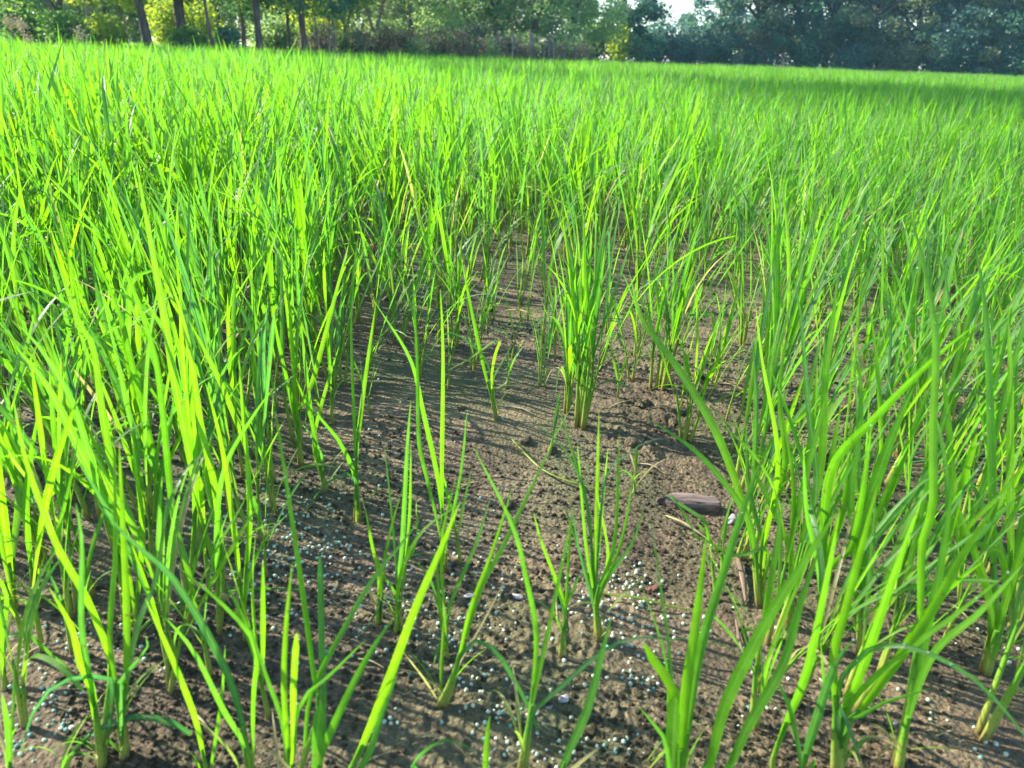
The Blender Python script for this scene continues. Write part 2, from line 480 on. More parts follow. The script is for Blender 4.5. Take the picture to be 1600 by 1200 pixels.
def plant_spec(r, height, n_till, lean=(0, 0), wide=1.0, spread=1.0, bias=0.0):
    """list of ('stem', C, radii) and ('leaf', C, W, width, tone, blunt)"""
    out = []
    for k in range(n_till):
        a = r.uniform(0, 6.283)
        tilt = abs(r.normal(0, .10)) * spread + .02
        base = np.array([math.cos(a), math.sin(a), 0]) * (.004 + .0035 * math.sqrt(n_till)) * r.uniform(.3, 1) * (n_till > 1)
        dx = math.sin(tilt) * math.cos(a) + lean[0]; dy = math.sin(tilt) * math.sin(a) + lean[1]
        D = nrm([dx, dy, 1.0])
        h = height * r.uniform(.78, 1.08)
        sh = h * r.uniform(.26, .36)
        Cs = np.array([base + D * sh * q + np.array([0, 0, -.006 if q == 0 else 0]) for q in np.linspace(0, 1, 5)])
        rs = np.interp(np.linspace(0, 1, 5), [0, .3, 1], [.0030, .0027, .0013]) * r.uniform(.8, 1.2) * wide
        out.append(('stem', Cs, rs))
        nl = int(r.integers(3, 5))
        az0 = r.uniform(0, 6.283)
        tp = math.acos(D[2]); ap = math.atan2(D[1], D[0])
        for j in range(nl):
            az = az0 + math.pi * j + r.normal(0, .5)
            f = (j + 1) / nl
            p0 = base + D * sh * (.30 + .62 * f)
            th = abs(r.normal(.17, .09)) * spread * (1.25 - .7 * f) + .03
            v = nrm(D + np.array([math.cos(az), math.sin(az), 0]) * math.tan(th))
            azr, thr = math.atan2(v[1], v[0]), math.acos(np.clip(v[2], -1, 1))
            L = max(h - p0[2], .07) * r.uniform(.75, 1.08) * (1.0 if f > .45 else .85)
            u = r.random()
            if f < .3 and u < .45:
                dr, L = r.uniform(1.3, 2.6), L * r.uniform(.5, .8)
            elif u < .74:
                dr = r.uniform(.0, .35)
            elif u < .94:
                dr = r.uniform(.5, 1.1)
            else:
                dr = r.uniform(1.2, 2.3)
            tone = float(np.clip(r.normal(.50 + bias, .19), .0, .74))
            if f < .3 and r.random() < .28:
                tone = .99
            w = r.uniform(.0034, .0072) * wide * (.8 + .3 * f)
            kink = (r.uniform(.45, .75), r.uniform(.9, 1.7)) if r.random() < .03 else None
            out.append(('leaf', (p0, azr, thr, L, dr, r.normal(0, .7), kink), w, tone, r.random() < .05))
    return out


def spec_parts(spec, seg):
    for it in spec:
        if it[0] == 'stem':
            yield it
        else:
            (p0, az, th, L, dr, tw, kk), w, tone, bl = it[1:]
            C, W = grow_leaf(p0, az, th, L, dr, seg + (4 if dr > .9 else 0), tw, kk)
            yield ('leaf', C, W, w, tone, bl)


def realize(spec, root, seg=11, dew=.25):
    for it in spec_parts(spec, seg):
        mb = MB()
        if it[0] == 'stem':
            tube(mb, it[1], it[2], 7)
            mb.build('stem', M['stem'], root)
        else:
            _, C, W, w, tone, bl = it
            blade(mb, C, W, w, tone, blunt=bl)
            mats = [M['leaf']]
            if random.random() < dew:
                mats.append(M['dew'])
                droplets(mb, C, W, w, random.randint(1, 3), .0008)
            mb.build('leaf', mats, root)


def merged(spec, mb, seg=6, off=(0, 0, 0), wmul=1.0, stems=True, dew=0.0):
    off = np.array(off)
    for it in spec_parts(spec, seg):
        if it[0] == 'stem':
            if stems:
                tube(mb, it[1][[0, 2, 4]] + off, it[2][[0, 2, 4]], 4, mi=1, caps=False)
        else:
            _, C, W, w, tone, bl = it
            blade(mb, C + off, W, w * wmul, tone, blunt=bl)
            if random.random() < dew:
                droplets(mb, C + off, W, w, 1, .0013, mi=2)


# --- plants traced one by one from the photograph: a foot on the mud, and each leaf's bends and tip
# leaf text: "x,y x,y ...|width px|tone|reach towards(-)/away(+) from the viewer in metres"
TONE = {'g': .55, 'b': .12, 'm': .36, 'y': .68, 'd': 1.0, 'p': .3}  # b is bluish leaf colour, with sky gloss painted in
HERO = []


def H(label, bx, by, leaves, ns=2, srad=1.0):
    HERO.append((label, bx, by, leaves, ns, srad))

H('thick-stemmed rice plant at the bottom edge with a long leaf crossing the frame corner', 157, 1196, [
 "140,1070 125,1040 111,981 76,917|14|g|-.03", "172,1060 163,1005 131,929 87,850 40,720 20,620|13|g|.05", "146,1092 128,981 128,850 118,785|11|m",
 "175,1066 125,1060 88,1069 52,1112 29,1185|9|b|-.03"], 3, 1.5)
H('rice plant with a stout pale stalk and a small folded leaf near the bottom edge', 191, 1182, [
 "192,1112 198,1040 198,952 195,879 186,690|13|y", "180,1060 172,996 178,908 181,850 178,650|10|g", "190,1090 187,1066 216,1031 233,1005 228,993|10|b|-.03", "194,1100 215,980 245,900 262,770|10|m|.05"], 2, 1.7)
H('arched blue green leaf curving over the mud at the lower corner', 96, 1218, ["110,1180 131,1156 160,1136 204,1121 262,1127 306,1153 352,1182|12|b|-.02", "100,1190 120,1175 150,1185|6|m"], 1)
H('cluster of yellowish stalks at the frame edge above the loose granules', 18, 948, ["14,880 0,760 -10,640|14|y", "20,870 30,760 10,600|13|g", "10,880 -20,780|10|g"], 3, 1.6)
H('pair of yellow lit stalks beside the frame-edge cluster', 50, 938, ["48,880 40,780 60,640|12|y", "56,890 70,790 110,690|10|g", "58,900 66,880 70,862|6|y"], 3, 1.3)
H('rice plant at the frame edge whose leaf arches toward the loose granules', 8, 1070, ["0,990 -10,900|9|g", "8,1000 38,990 82,1025 118,1052|8|m|-.02", "2,1010 10,930 -20,880|9|m"], 2)
H('short blunt rice leaves at the very corner of the mud', 16, 1225, ["14,1150 3,1083|12|m", "20,1120 23,1031|6|g"], 1)
H('dewy long-leaved rice plant leaning over from the bottom edge', 398, 1245, [
 "388,1171 365,1077 335,1010 292,935 257,888 205,845 150,785|14|b|.02", "380,1165 350,1112 303,1019 257,964|10|m|-.02", "395,1100 400,1019 379,978 327,926 277,885|9|m|.05"], 2)
H('single bright leaf slanting up from the bottom edge', 328, 1240, ["321,1197 306,1127 286,1072 262,1013 227,935|11|y|-.03", "330,1200 345,1100 352,1010|7|m"], 1)
H('rice plant with a nearly level leaf stretching across the shaded mud', 212, 1000, ["219,984 262,952 335,929 400,920 472,921|7|m|-.03", "215,930 222,820 205,680|11|g", "205,920 180,820 150,733 140,680|11|g"], 2)
H('stout rice plant with dark flecked foot in the shade', 295, 980, ["290,900 270,800 255,650 238,540 182,390|12|g", "298,900 305,780 292,690 271,587 257,500 212,250|15|y|.06", "300,900 330,800 345,720|9|m"], 3, 1.4)
H('rice plant with two flecked stems beside the stout one', 345, 992, ["340,900 338,835 350,733 400,643 430,604|10|p|-.04", "348,900 335,760 315,675 303,587 286,500 262,425|13|y|.05", "342,910 320,830 300,760|10|g"], 3, 1.2)
H('rice plant with reddish foot at the edge of the granule carpet', 379, 1010, ["382,920 390,800 380,650 372,540|10|g", "376,920 362,800 345,690 322,600|10|y", "384,930 410,850 452,800|8|g"], 2)
H('tall rice plant with wide leaves that starts behind the dewy one', 200, 968, ["187,835 125,704 73,602 20,538|17|g|-.05", "181,850 146,733 111,625 58,538 18,500|13|m", "190,840 175,733 160,646 146,544 122,500 80,380|13|y|.06"], 2, 1.2)
H('rice plant with one sharply bent leaf', 262, 850, ["245,742 216,698 201,660 163,678 128,692|8|g|-.02", "250,760 225,646 204,558 190,500 150,400|12|g", "262,750 240,715 190,717 134,725|8|b|-.04"], 2)
H('rice plant at the bottom edge with a teal blunt leaf and a yellow green one', 446, 1262, [
 "452,1200 444,1083 447,981 457,876|11|y", "458,1171 458,1083 463,990|11|yk", "495,1120 490,1050 473,923 455,800 425,610|10|g|.03", "500,1180 506,1112 503,996 500,868|11|bk",
 "473,1185 487,1083 546,967 590,894 627,850 662,803|10|g|.03", "464,1112 517,1054 572,999|9|m|-.02", "444,1142 417,1060 400,1010 385,960|9|m"], 3, 1.2)
H('out of focus rice plant with broad bright leaf slanting over the mud', 492, 1295, [
 "496,1200 531,1112 575,1025 617,962|15|p|-.03", "549,1200 604,1069 648,952 692,850 719,783|17|y|-.02", "566,1197 598,1112 622,1051|13|p|-.04", "496,1200 496,1142 502,1098|20|gk|-.02"], 2, 1.4)
H('forked rice plant with a dead brown leaf at its foot', 689, 1118, [
 "712,1045 735,952 768,865 802,758|8|g", "715,1040 750,923 788,850 868,683|9|g|.03", "718,1037 750,981 779,926 790,903|4|d", "712,1040 721,1022 747,1000 776,1019 800,1056 826,1105 864,1200|9|b|-.04", "684,1095 662,1060 630,1019|4|d|-.02"], 2, 1.5)
H('rice plant ringed with granules behind the forked one', 697, 1031, ["690,970 684,900 679,860|8|g", "700,960 712,923 744,850 766,778|8|g", "688,960 670,900 640,870|6|m", "694,950 690,850 712,745|6|g"], 2, 1.1)
H('narrow rice plant with a tall whitish dewy leaf', 622, 990, ["622,908 628,850 636,700 642,625|9|m", "620,900 612,800 600,690|5|b", "626,900 660,830 724,785|7|g", "630,910 640,800 642,690|6|y", "625,900 650,850 650,780|5|g", "618,930 600,900 590,870|5|g"], 3, 1.2)
H('rice plant with arching teal leaf among the strewn granules', 595, 978, ["592,902 581,850 570,790|7|g", "600,930 616,938 642,938 660,950|6|b|-.03", "594,940 587,958 570,985 557,996|5|b|-.03", "598,900 610,830 630,760|6|g"], 2)
H('rice stem rising alone behind the strewn granules', 694, 896, ["694,840 686,760 660,640 640,560 583,468|9|y|.02", "692,840 690,740 692,560 688,450|8|y", "690,850 668,750 655,690 652,560 645,440|8|g", "700,840 720,740 730,640|6|m"], 2, 1.1)
H('low arched teal leaf beside a pointed green spike at the bottom edge', 757, 1262, ["700,1230 645,1200 671,1168 700,1155 727,1165 752,1187|8|b", "759,1200 762,1142 766,1118|12|y|-.02"], 1)
H('rice plant at the bottom edge with a long teal leaf arching level', 812, 1215, [
 "829,1112 838,996 823,908 800,820 738,695|10|g|.02", "832,1100 858,981 876,894 897,788|9|g", "830,1121 873,1077 917,1037 960,1007 1004,996 1071,1000|9|b|-.02", "812,1190 806,1170 800,1150|7|y"], 2, 1.3)
H('small forked rice plant beside the granule heap', 879, 1028, ["882,952 870,908 847,850 833,798|7|g", "884,952 890,850 897,800|6|g", "884,950 896,923 908,894 918,910|6|g|-.02", "882,960 862,900 850,905|5|m"], 1, 1.0)
H('fan shaped rice plant rooted right at the densest granule heap', 937, 1000, [
 "925,930 902,850 880,788|6|g", "928,930 915,850 902,690|6|g", "930,930 931,850 936,640|8|y|.02", "932,930 960,850 968,668|7|g", "935,930 987,850 1006,790|7|m", "936,940 970,850 991,740|6|g", "925,940 905,860 893,790|5|b", "930,920 940,800 950,700|7|y",
 "928,930 920,800 890,690 868,620|6|m|.03", "932,920 946,748 975,716 1010,690 1050,684|5|b|-.02", "930,930 915,780 880,700 820,650|5|b|.02", "932,940 950,870 930,760|6|g"], 4, 1.1)
H('large pale out of focus leaf slanting in from the bottom edge', 862, 1270, ["879,1200 917,1112 940,1025 955,963|17|p|-.03"], 1)
H('big out of focus rice plant at the bottom edge with one blunt cut leaf', 1052, 1285, [
 "1051,1200 1054,1083 1028,1043 1006,1004|15|yk|-.02", "1062,1200 1071,1083 1086,981 1104,835|17|g", "1068,1185 1092,1025 1135,879 1170,770 1206,680|15|g|.03", "1042,1171 1027,1139 998,1104|8|m|-.02", "1045,1136 1039,1025 1001,911|5|g",
 "1048,1042 1033,923 1015,800|5|m", "1090,1240 1109,1197 1135,1098 1200,967 1255,880 1312,792|20|y|-.02", "1100,1250 1138,1200 1173,1127 1223,1040 1252,937 1285,845|16|g", "1051,1210 1052,1150 1056,1090|22|yk", "1100,1200 1115,1171 1124,1121|7|b"], 3, 1.8)
H('tall rice plant whose long leaf leans back over the wood scrap', 1190, 940, [
 "1175,850 1162,792 1121,681 1062,579 1004,500 984,428|13|g|.04", "1178,850 1159,792 1092,710 1010,652|10|m|-.02", "1190,850 1226,733 1218,617 1229,526|10|g", "1195,850 1215,720 1190,560 1180,470|9|g", "1192,860 1170,760 1165,650|7|m", "1200,860 1150,870 1105,845 1060,830|6|m|-.04"], 3, 1.3)
H('rice plant with two slim teal leaves beside the bark strip', 1232, 972, ["1250,880 1276,762 1264,646 1252,500 1238,418|9|b|.03", "1245,880 1282,733 1290,587 1302,500 1309,425|13|y|.04", "1240,880 1205,790 1160,700|9|g", "1235,890 1240,760 1222,640|8|g"], 3, 1.2)
H('rice plant with the longest leaf slanting far across its neighbours', 1282, 1000, ["1285,860 1299,733 1363,657 1433,585 1492,532 1535,502|15|g|-.02", "1290,900 1331,850 1355,719 1361,665|11|g|-.03", "1280,900 1260,800 1255,690|9|m", "1285,900 1320,780 1330,640|10|y|.03"], 3, 1.2)
H('broad leaved rice plant with one wide dark backed leaf', 1345, 1020, ["1343,844 1375,733 1404,657 1429,603|20|g|-.03", "1350,900 1363,847 1422,780 1482,685|12|m|-.02", "1340,900 1330,780 1345,640 1340,540|11|g|.03"], 3, 1.3)
H('rice clump with arched leaf drooping out of the lower corner', 1312, 1205, [
 "1310,1080 1340,1031 1363,1013 1404,1007 1462,1025 1521,1060 1565,1104 1602,1152 1618,1190|9|b|-.04", "1305,1100 1302,1025 1317,967 1340,879 1372,755|14|g", "1320,1100 1337,1069 1363,996 1398,894 1440,780|15|g", "1330,1120 1346,1107 1375,1069 1448,967 1506,865 1562,778|15|g",
 "1330,1100 1430,1007 1492,961 1575,895|10|g|-.03", "1310,1120 1314,1107 1328,1142 1352,1205|9|b|-.03", "1325,1125 1340,1121 1381,1098 1456,1075|7|m|-.03", "1318,1120 1290,1080 1282,1000|8|m"], 4, 1.6)
H('rice plant with a broad greyish folded leaf near the lower corner', 1255, 1235, ["1255,1197 1279,1112 1305,1037 1333,1000|15|b|-.02", "1215,1215 1206,1194 1229,1127 1258,1054 1285,937 1312,798|13|g", "1250,1180 1232,1100 1200,1040|8|m"], 2, 1.2)
H('lone thick pale stalk standing on bare mud at the lower corner', 1404, 1190, ["1416,1127 1439,1054 1445,1000 1471,880 1490,740|14|g", "1420,1120 1460,1020 1530,958 1602,878|12|g|-.02", "1418,1110 1436,980 1440,850 1457,792 1457,675 1462,529 1440,400 1414,310|13|y|.05"], 3, 1.8)
H('thickest two-stalk rice plant with a peeling yellow foot', 1546, 1036, ["1565,960 1590,880 1625,780|12|g", "1555,960 1550,850 1550,748 1547,646 1541,500 1524,378|13|g|.04", "1570,950 1560,860 1500,841 1565,771 1602,720|10|g|-.03", "1550,960 1530,880 1492,771 1519,722|14|g|-.04"], 3, 2.2)
H('rice plant at the frame edge with straight vertical leaf', 1583, 985, ["1580,900 1579,733 1579,587 1575,490|12|g|.03", "1585,900 1600,800 1640,690|10|g", "1578,900 1540,800 1500,720|9|m"], 3, 1.2)
H('dark stemmed rice plant behind the thickest two-stalk plant', 1500, 945, ["1500,870 1490,760 1480,640 1470,560|11|g", "1505,870 1530,780 1570,680|11|m", "1498,880 1450,800 1430,740|9|g"], 3, 1.4)
H('upright rice plant with a straight two-leaf stem on bare mud', 559, 809, ["557,720 562,660 575,560 588,470|8|y", "556,720 553,640 549,520 552,450|6|g", "558,700 566,620 562,545|4|b", "554,745 530,690 510,665 479,628|8|g|-.02", "553,745 530,745 505,760 473,804|5|b|-.03", "556,740 545,715 538,712|4|b"], 2, 1.3)
H('dark footed rice plant at the edge of the granule carpet', 508, 768, ["495,700 485,650 462,590|8|g", "492,690 480,600 470,500|8|g", "490,700 500,640 530,540|7|y", "502,710 478,670 470,660|5|b"], 2, 1.3)
H('rice plant hugging the edge of the thick stand behind the dark footed one', 470, 726, ["464,650 458,560 450,460|9|y", "462,660 440,560 425,480|9|g", "466,650 490,590 545,380|9|y|.03"], 3, 1.3)
H('rice plant with a bent over leaf alone on sunlit mud', 775, 657, ["765,610 755,570 740,500 720,400|7|g", "768,600 772,560 779,530 735,560 697,580|5|y|-.02", "770,600 782,570 800,540|4|m", "768,590 750,550 700,520 665,560|4|b|.02", "772,610 790,600 800,560|4|y"], 2, 1.1)
H('short stunted rice shoot with cut yellow top', 991, 766, ["992,740 995,700|6|yk", "990,750 975,735 960,742|3|b"], 1)
H('small teal leaf shoot poking up at the bottom edge', 1012, 1225, ["1010,1200 1010,1176|7|g"], 1)

def build_hero(label, bx, by, leaves, ns, srad, group=None):
    b = ground_pt(bx, by)
    b[2] = float(ground_z(b[0], b[1]))
    root = empty('rice_plant', b, label, 'rice plant', group or 'rice plants')
    view = nrm(np.array([b[0], b[1], 0]))
    depth0 = project(b)[2]
    for k, s in enumerate(leaves):
        q = s.split('|')
        pts = [tuple(map(float, a.split(','))) for a in q[0].split()]
        wpx = float(q[1]); tone = TONE[q[2][0]]; blunt = 'k' in q[2][1:]
        dd = float(q[3]) if len(q) > 3 else random.uniform(-.05, .05)
        # the first point is the foot; the rest lie in an upright sheet through the foot, leaning by dd at the tip
        sgn = np.concatenate([[0], np.cumsum([math.dist(pts[i], pts[i + 1]) for i in range(len(pts) - 1)])])
        lead = math.dist((bx, by), pts[0])
        tot = lead + sgn[-1]
        P = [np.zeros(3)]
        for (x, y), a in zip(pts, sgn):
            d = ray(x, y)
            f = (lead + a) / tot
            t = ((b - CAMP) @ view + dd * f) / (d @ view)
            P.append(CAMP + d * t - b)
        if lead < 6:
            P.pop(1)
        P = np.array(P)
        P[0] += np.array([random.uniform(-.003, .003), random.uniform(-.003, .003), -.004])
        L3 = np.linalg.norm(np.diff(P, axis=0), axis=1).sum()
        n = max(12, min(26, int(L3 / .013)))
        C = catmull(P, n)
        dm = np.median(project(C[n // 3:] + b)[2])
        w = wpx * (1.0 if bx > 1000 else .86) * dm / FPX
        T = nrm(np.gradient(C, axis=0))
        vd = nrm(C + b - CAMP)
        W0 = nrm(np.cross(T, vd)); N0 = np.cross(T, W0)
        a0 = random.uniform(-.75, .75); a1 = a0 + random.uniform(-.5, .5)
        an = np.linspace(a0, a1, n)[:, None]
        W = W0 * np.cos(an) + N0 * np.sin(an)
        w /= max(.72, math.cos((a0 + a1) / 2))
        mb = MB()
        blade(mb, C, W, w, float(np.clip(tone + random.uniform(-.10, .10), 0, .9)) if tone < .95 else .99, blunt=blunt,
              sheath=.16, fold=.22)
        mats = [M['leaf'], M['dew']]
        if random.random() < .35:
            droplets(mb, C, nrm(W), w, random.randint(1, 4), .0007)
        mb.build('leaf', mats, root)
        if k < ns:
            m = max(4, int(n * .34))
            Cs = C[:m] * np.array([1, 1, 1.0])
            r0 = .0023 * srad
            sm = MB(); tube(sm, Cs, np.linspace(r0, r0 * .45, m), 8)
            sm.build('stem', M['stem'], root)
    for q in range(2 + int(srad * 1.5)):
        az, L = random.uniform(0, 6.28), random.uniform(.03, .075)
        dead = random.random() < .6
        C, W = grow_leaf(np.array([random.uniform(-.003, .003), random.uniform(-.003, .003), random.uniform(.0, .022)]), az, random.uniform(.15, .7), L, random.uniform(.2, 2.2), 9, random.uniform(-1, 1))
        mb = MB(); blade(mb, C, W, random.uniform(.0018, .0042), .99 if dead else random.uniform(.3, .75))
        mb.build('withered_leaf' if dead else 'leaf', M['leaf'], root)
    return root


nh = 0
for h in HERO:
    build_hero(*h)
    nh += 1


# --- stand of plants: where they may root, in ground metres
def inside(px, py, poly):
    c = False
    n = len(poly)
    for i in range(n):
        x1, y1 = poly[i]; x2, y2 = poly[(i + 1) % n]
        if (y1 > py) != (y2 > py) and px < (x2 - x1) * (py - y1) / (y2 - y1) + x1:
            c = not c
    return c


OPEN = [(395, 1400), (400, 900), (470, 740), (500, 620), (505, 520), (540, 440), (600, 425), (680, 500), (770, 470), (800, 390),
        (870, 395), (900, 470), (985, 480), (1060, 440), (1110, 430), (1150, 470), (1160, 620), (1150, 760), (1140, 960), (1180, 1060), (1330, 1110), (1330, 1400)]
OPENG = [tuple(ground_pt(*p)[:2]) for p in OPEN]
RBARE = [tuple(ground_pt(*p)[:2]) for p in [(1420, 1040), (1520, 1060), (1640, 1090), (1700, 1400), (1380, 1400), (1420, 1200)]]
LBARE = [tuple(ground_pt(*p)[:2]) for p in [(-300, 1400), (-200, 1010), (70, 960), (270, 1010), (400, 1040), (400, 1400)]]
CLUMPS = [  # foot x, y, height, tillers, wide, label
    (905, 668, .345, 7, 1.0, 'tallest bushy rice clump rooted in the middle of the bare mud'),
    (886, 640, .30, 5, .95, 'rice clump just behind the tallest bushy clump on the bare mud'),
    (1030, 606, .315, 6, 1.0, 'compact rice clump with many yellowish stems at the back of the bare mud'),
    (1073, 680, .26, 3, 1.0, 'leaning rice plant with one thick stem in front of a dark clod'),
    (846, 608, .16, 2, .7, 'thin short rice plant beside the tallest bushy clump'),
    (712, 540, .30, 4, .9, 'rice clump at the back of the bare mud with sunlit streaks before it'),
    (735, 575, .22, 2, .8, 'small rice plant with drooping side leaves behind the bent-leaf plant'),
    (528, 596, .30, 4, 1.0, 'rice clump with a dark foot at the edge of the thick stand'),
    (508, 655, .24, 2, .9, 'rice plant with two slim upright stems at the edge of the thick stand'),
    (556, 500, .26, 3, .9, 'rice plant rooted at the far corner of the bare mud'),
    (1185, 560, .30, 4, .95, 'rice clump rooted where the bare mud meets the far thick stand'),
    (1160, 540, .25, 3, .9, 'slim rice plant at the back rim of the bare mud'),
    (990, 560, .24, 2, .8, 'small rice plant behind the compact clump with yellowish stems'),
]
WISPY = [(650, 590, .25, 2), (620, 505, .24, 2), (585, 475, .26, 2), (760, 520, .22, 2), (800, 560, .14, 1), (930, 575, .18, 2), (1010, 520, .24, 2), (1112, 600, .20, 2), (1135, 650, .2, 1),
         (1150, 700, .24, 2), (1108, 560, .18, 2), (965, 625, .10, 1), (858, 705, .09, 1), (700, 605, .20, 1), (680, 535, .27, 2), (820, 500, .22, 2), (870, 560, .2, 2), (950, 520, .24, 2), (1060, 540, .22, 2),
         (540, 560, .24, 2), (575, 640, .12, 1), (1180, 800, .2, 1), (640, 470, .25, 2), (730, 470, .26, 2), (850, 455, .26, 3), (910, 500, .26, 2), (770, 500, .2, 2), (1000, 450, .26, 2),
         (430, 800, .22, 2), (415, 900, .2, 1), (330, 1060, .18, 1), (120, 1010, .2, 2), (1150, 860, .22, 2), (1120, 930, .14, 1), (720, 880, .13, 1), (1200, 1060, .2, 2), (1130, 890, .1, 1), (690, 480, .27, 3), (810, 470, .26, 3), (935, 460, .27, 3), (1040, 500, .26, 3), (600, 450, .27, 3), (870, 430, .28, 3), (1090, 470, .26, 3), (655, 550, .24, 2), (990, 590, .18, 2), (1125, 590, .22, 2), (560, 600, .22, 2), (790, 610, .12, 1)]
FRINGE = [(250, 1090, .26, 2), (60, 1010, .28, 2), (110, 960, .28, 2), (330, 930, .27, 2), (420, 1120, .2, 1), (280, 1050, .24, 2), (30, 1130, .24, 2), (140, 930, .3, 2), (230, 900, .3, 3), (180, 870, .3, 2), (80, 880, .3, 3), (300, 870, .3, 2),
          (400, 850, .26, 2), (430, 760, .28, 2), (360, 800, .3, 2), (1180, 1120, .22, 2), (1240, 1090, .26, 2), (1210, 1000, .27, 2), (1330, 1080, .28, 2), (1390, 1050, .28, 2), (1290, 960, .3, 2), (1460, 1000, .3, 2), (1400, 940, .3, 3), (1350, 900, .3, 2),
          (1260, 890, .28, 2), (1180, 870, .26, 2), (1460, 900, .3, 2), (1540, 900, .3, 2), (1590, 960, .3, 2), (1160, 800, .24, 2), (1240, 820, .3, 2), (1340, 830, .3, 2), (1420, 850, .3, 2), (1500, 840, .3, 2), (1180, 720, .28, 2), (1220, 760, .3, 2)]
r2 = np.random.default_rng(23)
plants = []   # (x, y, height, tillers, wide, lean, label, group)
for (px, py, hh, nt_, wd, lab) in CLUMPS:
    p = ground_pt(px, py)
    plants.append((p[0], p[1], hh, int(nt_ * 1.5), wd * .9, (r2.normal(0, .03), r2.normal(0, .03)), lab, 'rice plants'))

for k, (px, py, hh, nt_) in enumerate(WISPY):
    p = ground_pt(px, py)
    plants.append((p[0], p[1], hh, nt_, .72, (r2.normal(0, .08), r2.normal(0, .05)), 'thin wispy young rice seedling on the open mud', 'wispy rice seedlings on the open mud'))
for k, (px, py, hh, nt_) in enumerate(FRINGE):
    p = ground_pt(px, py)
    sunward = px < 700
    plants.append((p[0], p[1], hh, nt_, .85, (r2.normal(-.02 if sunward else .06, .07), r2.normal(0, .05)),
                   'fine leaved rice plant scattered at the near fringe on the sunward side' if sunward else 'fine leaved rice plant scattered at the near fringe on the wood scrap side',
                   'fine rice plants on the sunward near fringe' if sunward else 'fine rice plants on the other near fringe'))
cand = []
XR, YR = 12.0, 11.0
grid = {}


def try_add(x, y, dmin):
    k = (int(x / .08), int(y / .08))
    for i in range(k[0] - 1, k[0] + 2):
        for j in range(k[1] - 1, k[1] + 2):
            for (a, b) in grid.get((i, j), ()):
                if (a - x) ** 2 + (b - y) ** 2 < dmin * dmin:
                    return False
    grid.setdefault(k, []).append((x, y))
    return True


for h in HERO:
    g = ground_pt(h[1], h[2]); try_add(g[0], g[1], 0)
for p in plants:
    try_add(p[0], p[1], 0)
NEARR = 8.0
tries = r2.uniform(0, 1, (150000, 3))
near_pts = []
for u, v, w in tries:
    rr = .30 + (NEARR - .30) * math.sqrt(u)
    if w > 1: continue
    ph = R(-42) + R(84) * v
    x, y = rr * math.sin(ph), rr * math.cos(ph)
    if y < .42: continue
    if (inside(x, y, RBARE) or inside(x, y, LBARE)) and r2.random() > (.10 if x < 0 else .05):
        continue
    if inside(x, y, OPENG) and (rr < 1.28 or r2.random() > .06):
        continue
    if y > 1.0 and vnoise(x * 2.2, y * 1.6, 31) > .80:      # thin spots with soil showing
        if r2.random() < .7: continue
    dm = (.050 if x > .25 and y < 1.3 else .046) if rr < 1.6 else (.058 if x > .3 and rr < 3.2 else .050) if rr < 4 else .062
    if 1.25 < rr < 2.9 and -.24 < x / y < .36:
        dm = .070 if rr < 2.3 else .058
    if try_add(x, y, dm * (.85 + .5 * vnoise(x * 6, y * 6, 12))):
        near_pts.append((rr, x, y))
near_pts.sort()
print('near plants', len(near_pts), 'hero', len(HERO))

n_ind = 300 - len(HERO) - len(plants)
ind, rest = [], []
for (rr, x, y) in near_pts:
    z = float(ground_z(x, y))
    px, py, dep = project(np.array([x, y, z + .12]))
    tx, ty, _ = project(np.array([x, y, z + .30]))
    vis = dep > .1 and -120 < px < 1720 and ty < 1200
    if vis and len(ind) < n_ind:
        ind.append((x, y, px, py))
    else:
        rest.append((x, y))
def hmul2(x, y):
    return float(np.interp(math.degrees(math.atan2(x, y)), [-34, 0, 34], [.22, .14, -.02])) * min(1, max(0, (math.hypot(x, y) - 1.2) / .8))


for (x, y, px, py) in ind:
    if px > 1080 and py > 420:
        lab, g, lean = 'leafy green rice plant in the thick stand on the side of the dark wood scrap', 'rice plants beside the wood scrap', (.07, .02)
    elif px > 520:
        lab, g, lean = 'green rice plant in the thick stand behind the open patch of mud', 'rice plants behind the open mud', (.02, .0)
    else:
        lab, g, lean = 'bright green rice plant in the thick stand on the sunward side of the open mud', 'rice plants sunward of the open mud', (-.02, .0)
    hh = r2.uniform(.27, .37) * (1 + (hmul2(x, y)))
    plants.append((x, y, hh, int(r2.choice([1, 2, 2, 3])), r2.uniform(.9, 1.15),
                   (lean[0] + r2.normal(0, .05), lean[1] + r2.normal(0, .05)), lab, g))
    if y < .85:
        plants[-1] = plants[-1][:2] + (hh * .95, 3, 1.0) + plants[-1][5:]
for (x, y, hh, nt_, wd, lean, lab, g) in plants:
    z = float(ground_z(x, y))
    root = empty('rice_plant', (x, y, z), lab, 'rice plant', g)
    realize(plant_spec(r2, hh, nt_, lean, wd, 1.7 if wd == .72 else 1.1), root, seg=11, dew=.16)

# --- the rest of the crop: past the nearest three hundred, one mass
LIB = bpy.data.collections.new('rice_library')


def lib_obj(name, mesh, col):
    o = bpy.data.objects.new(name, mesh)
    col.objects.link(o)
    return o


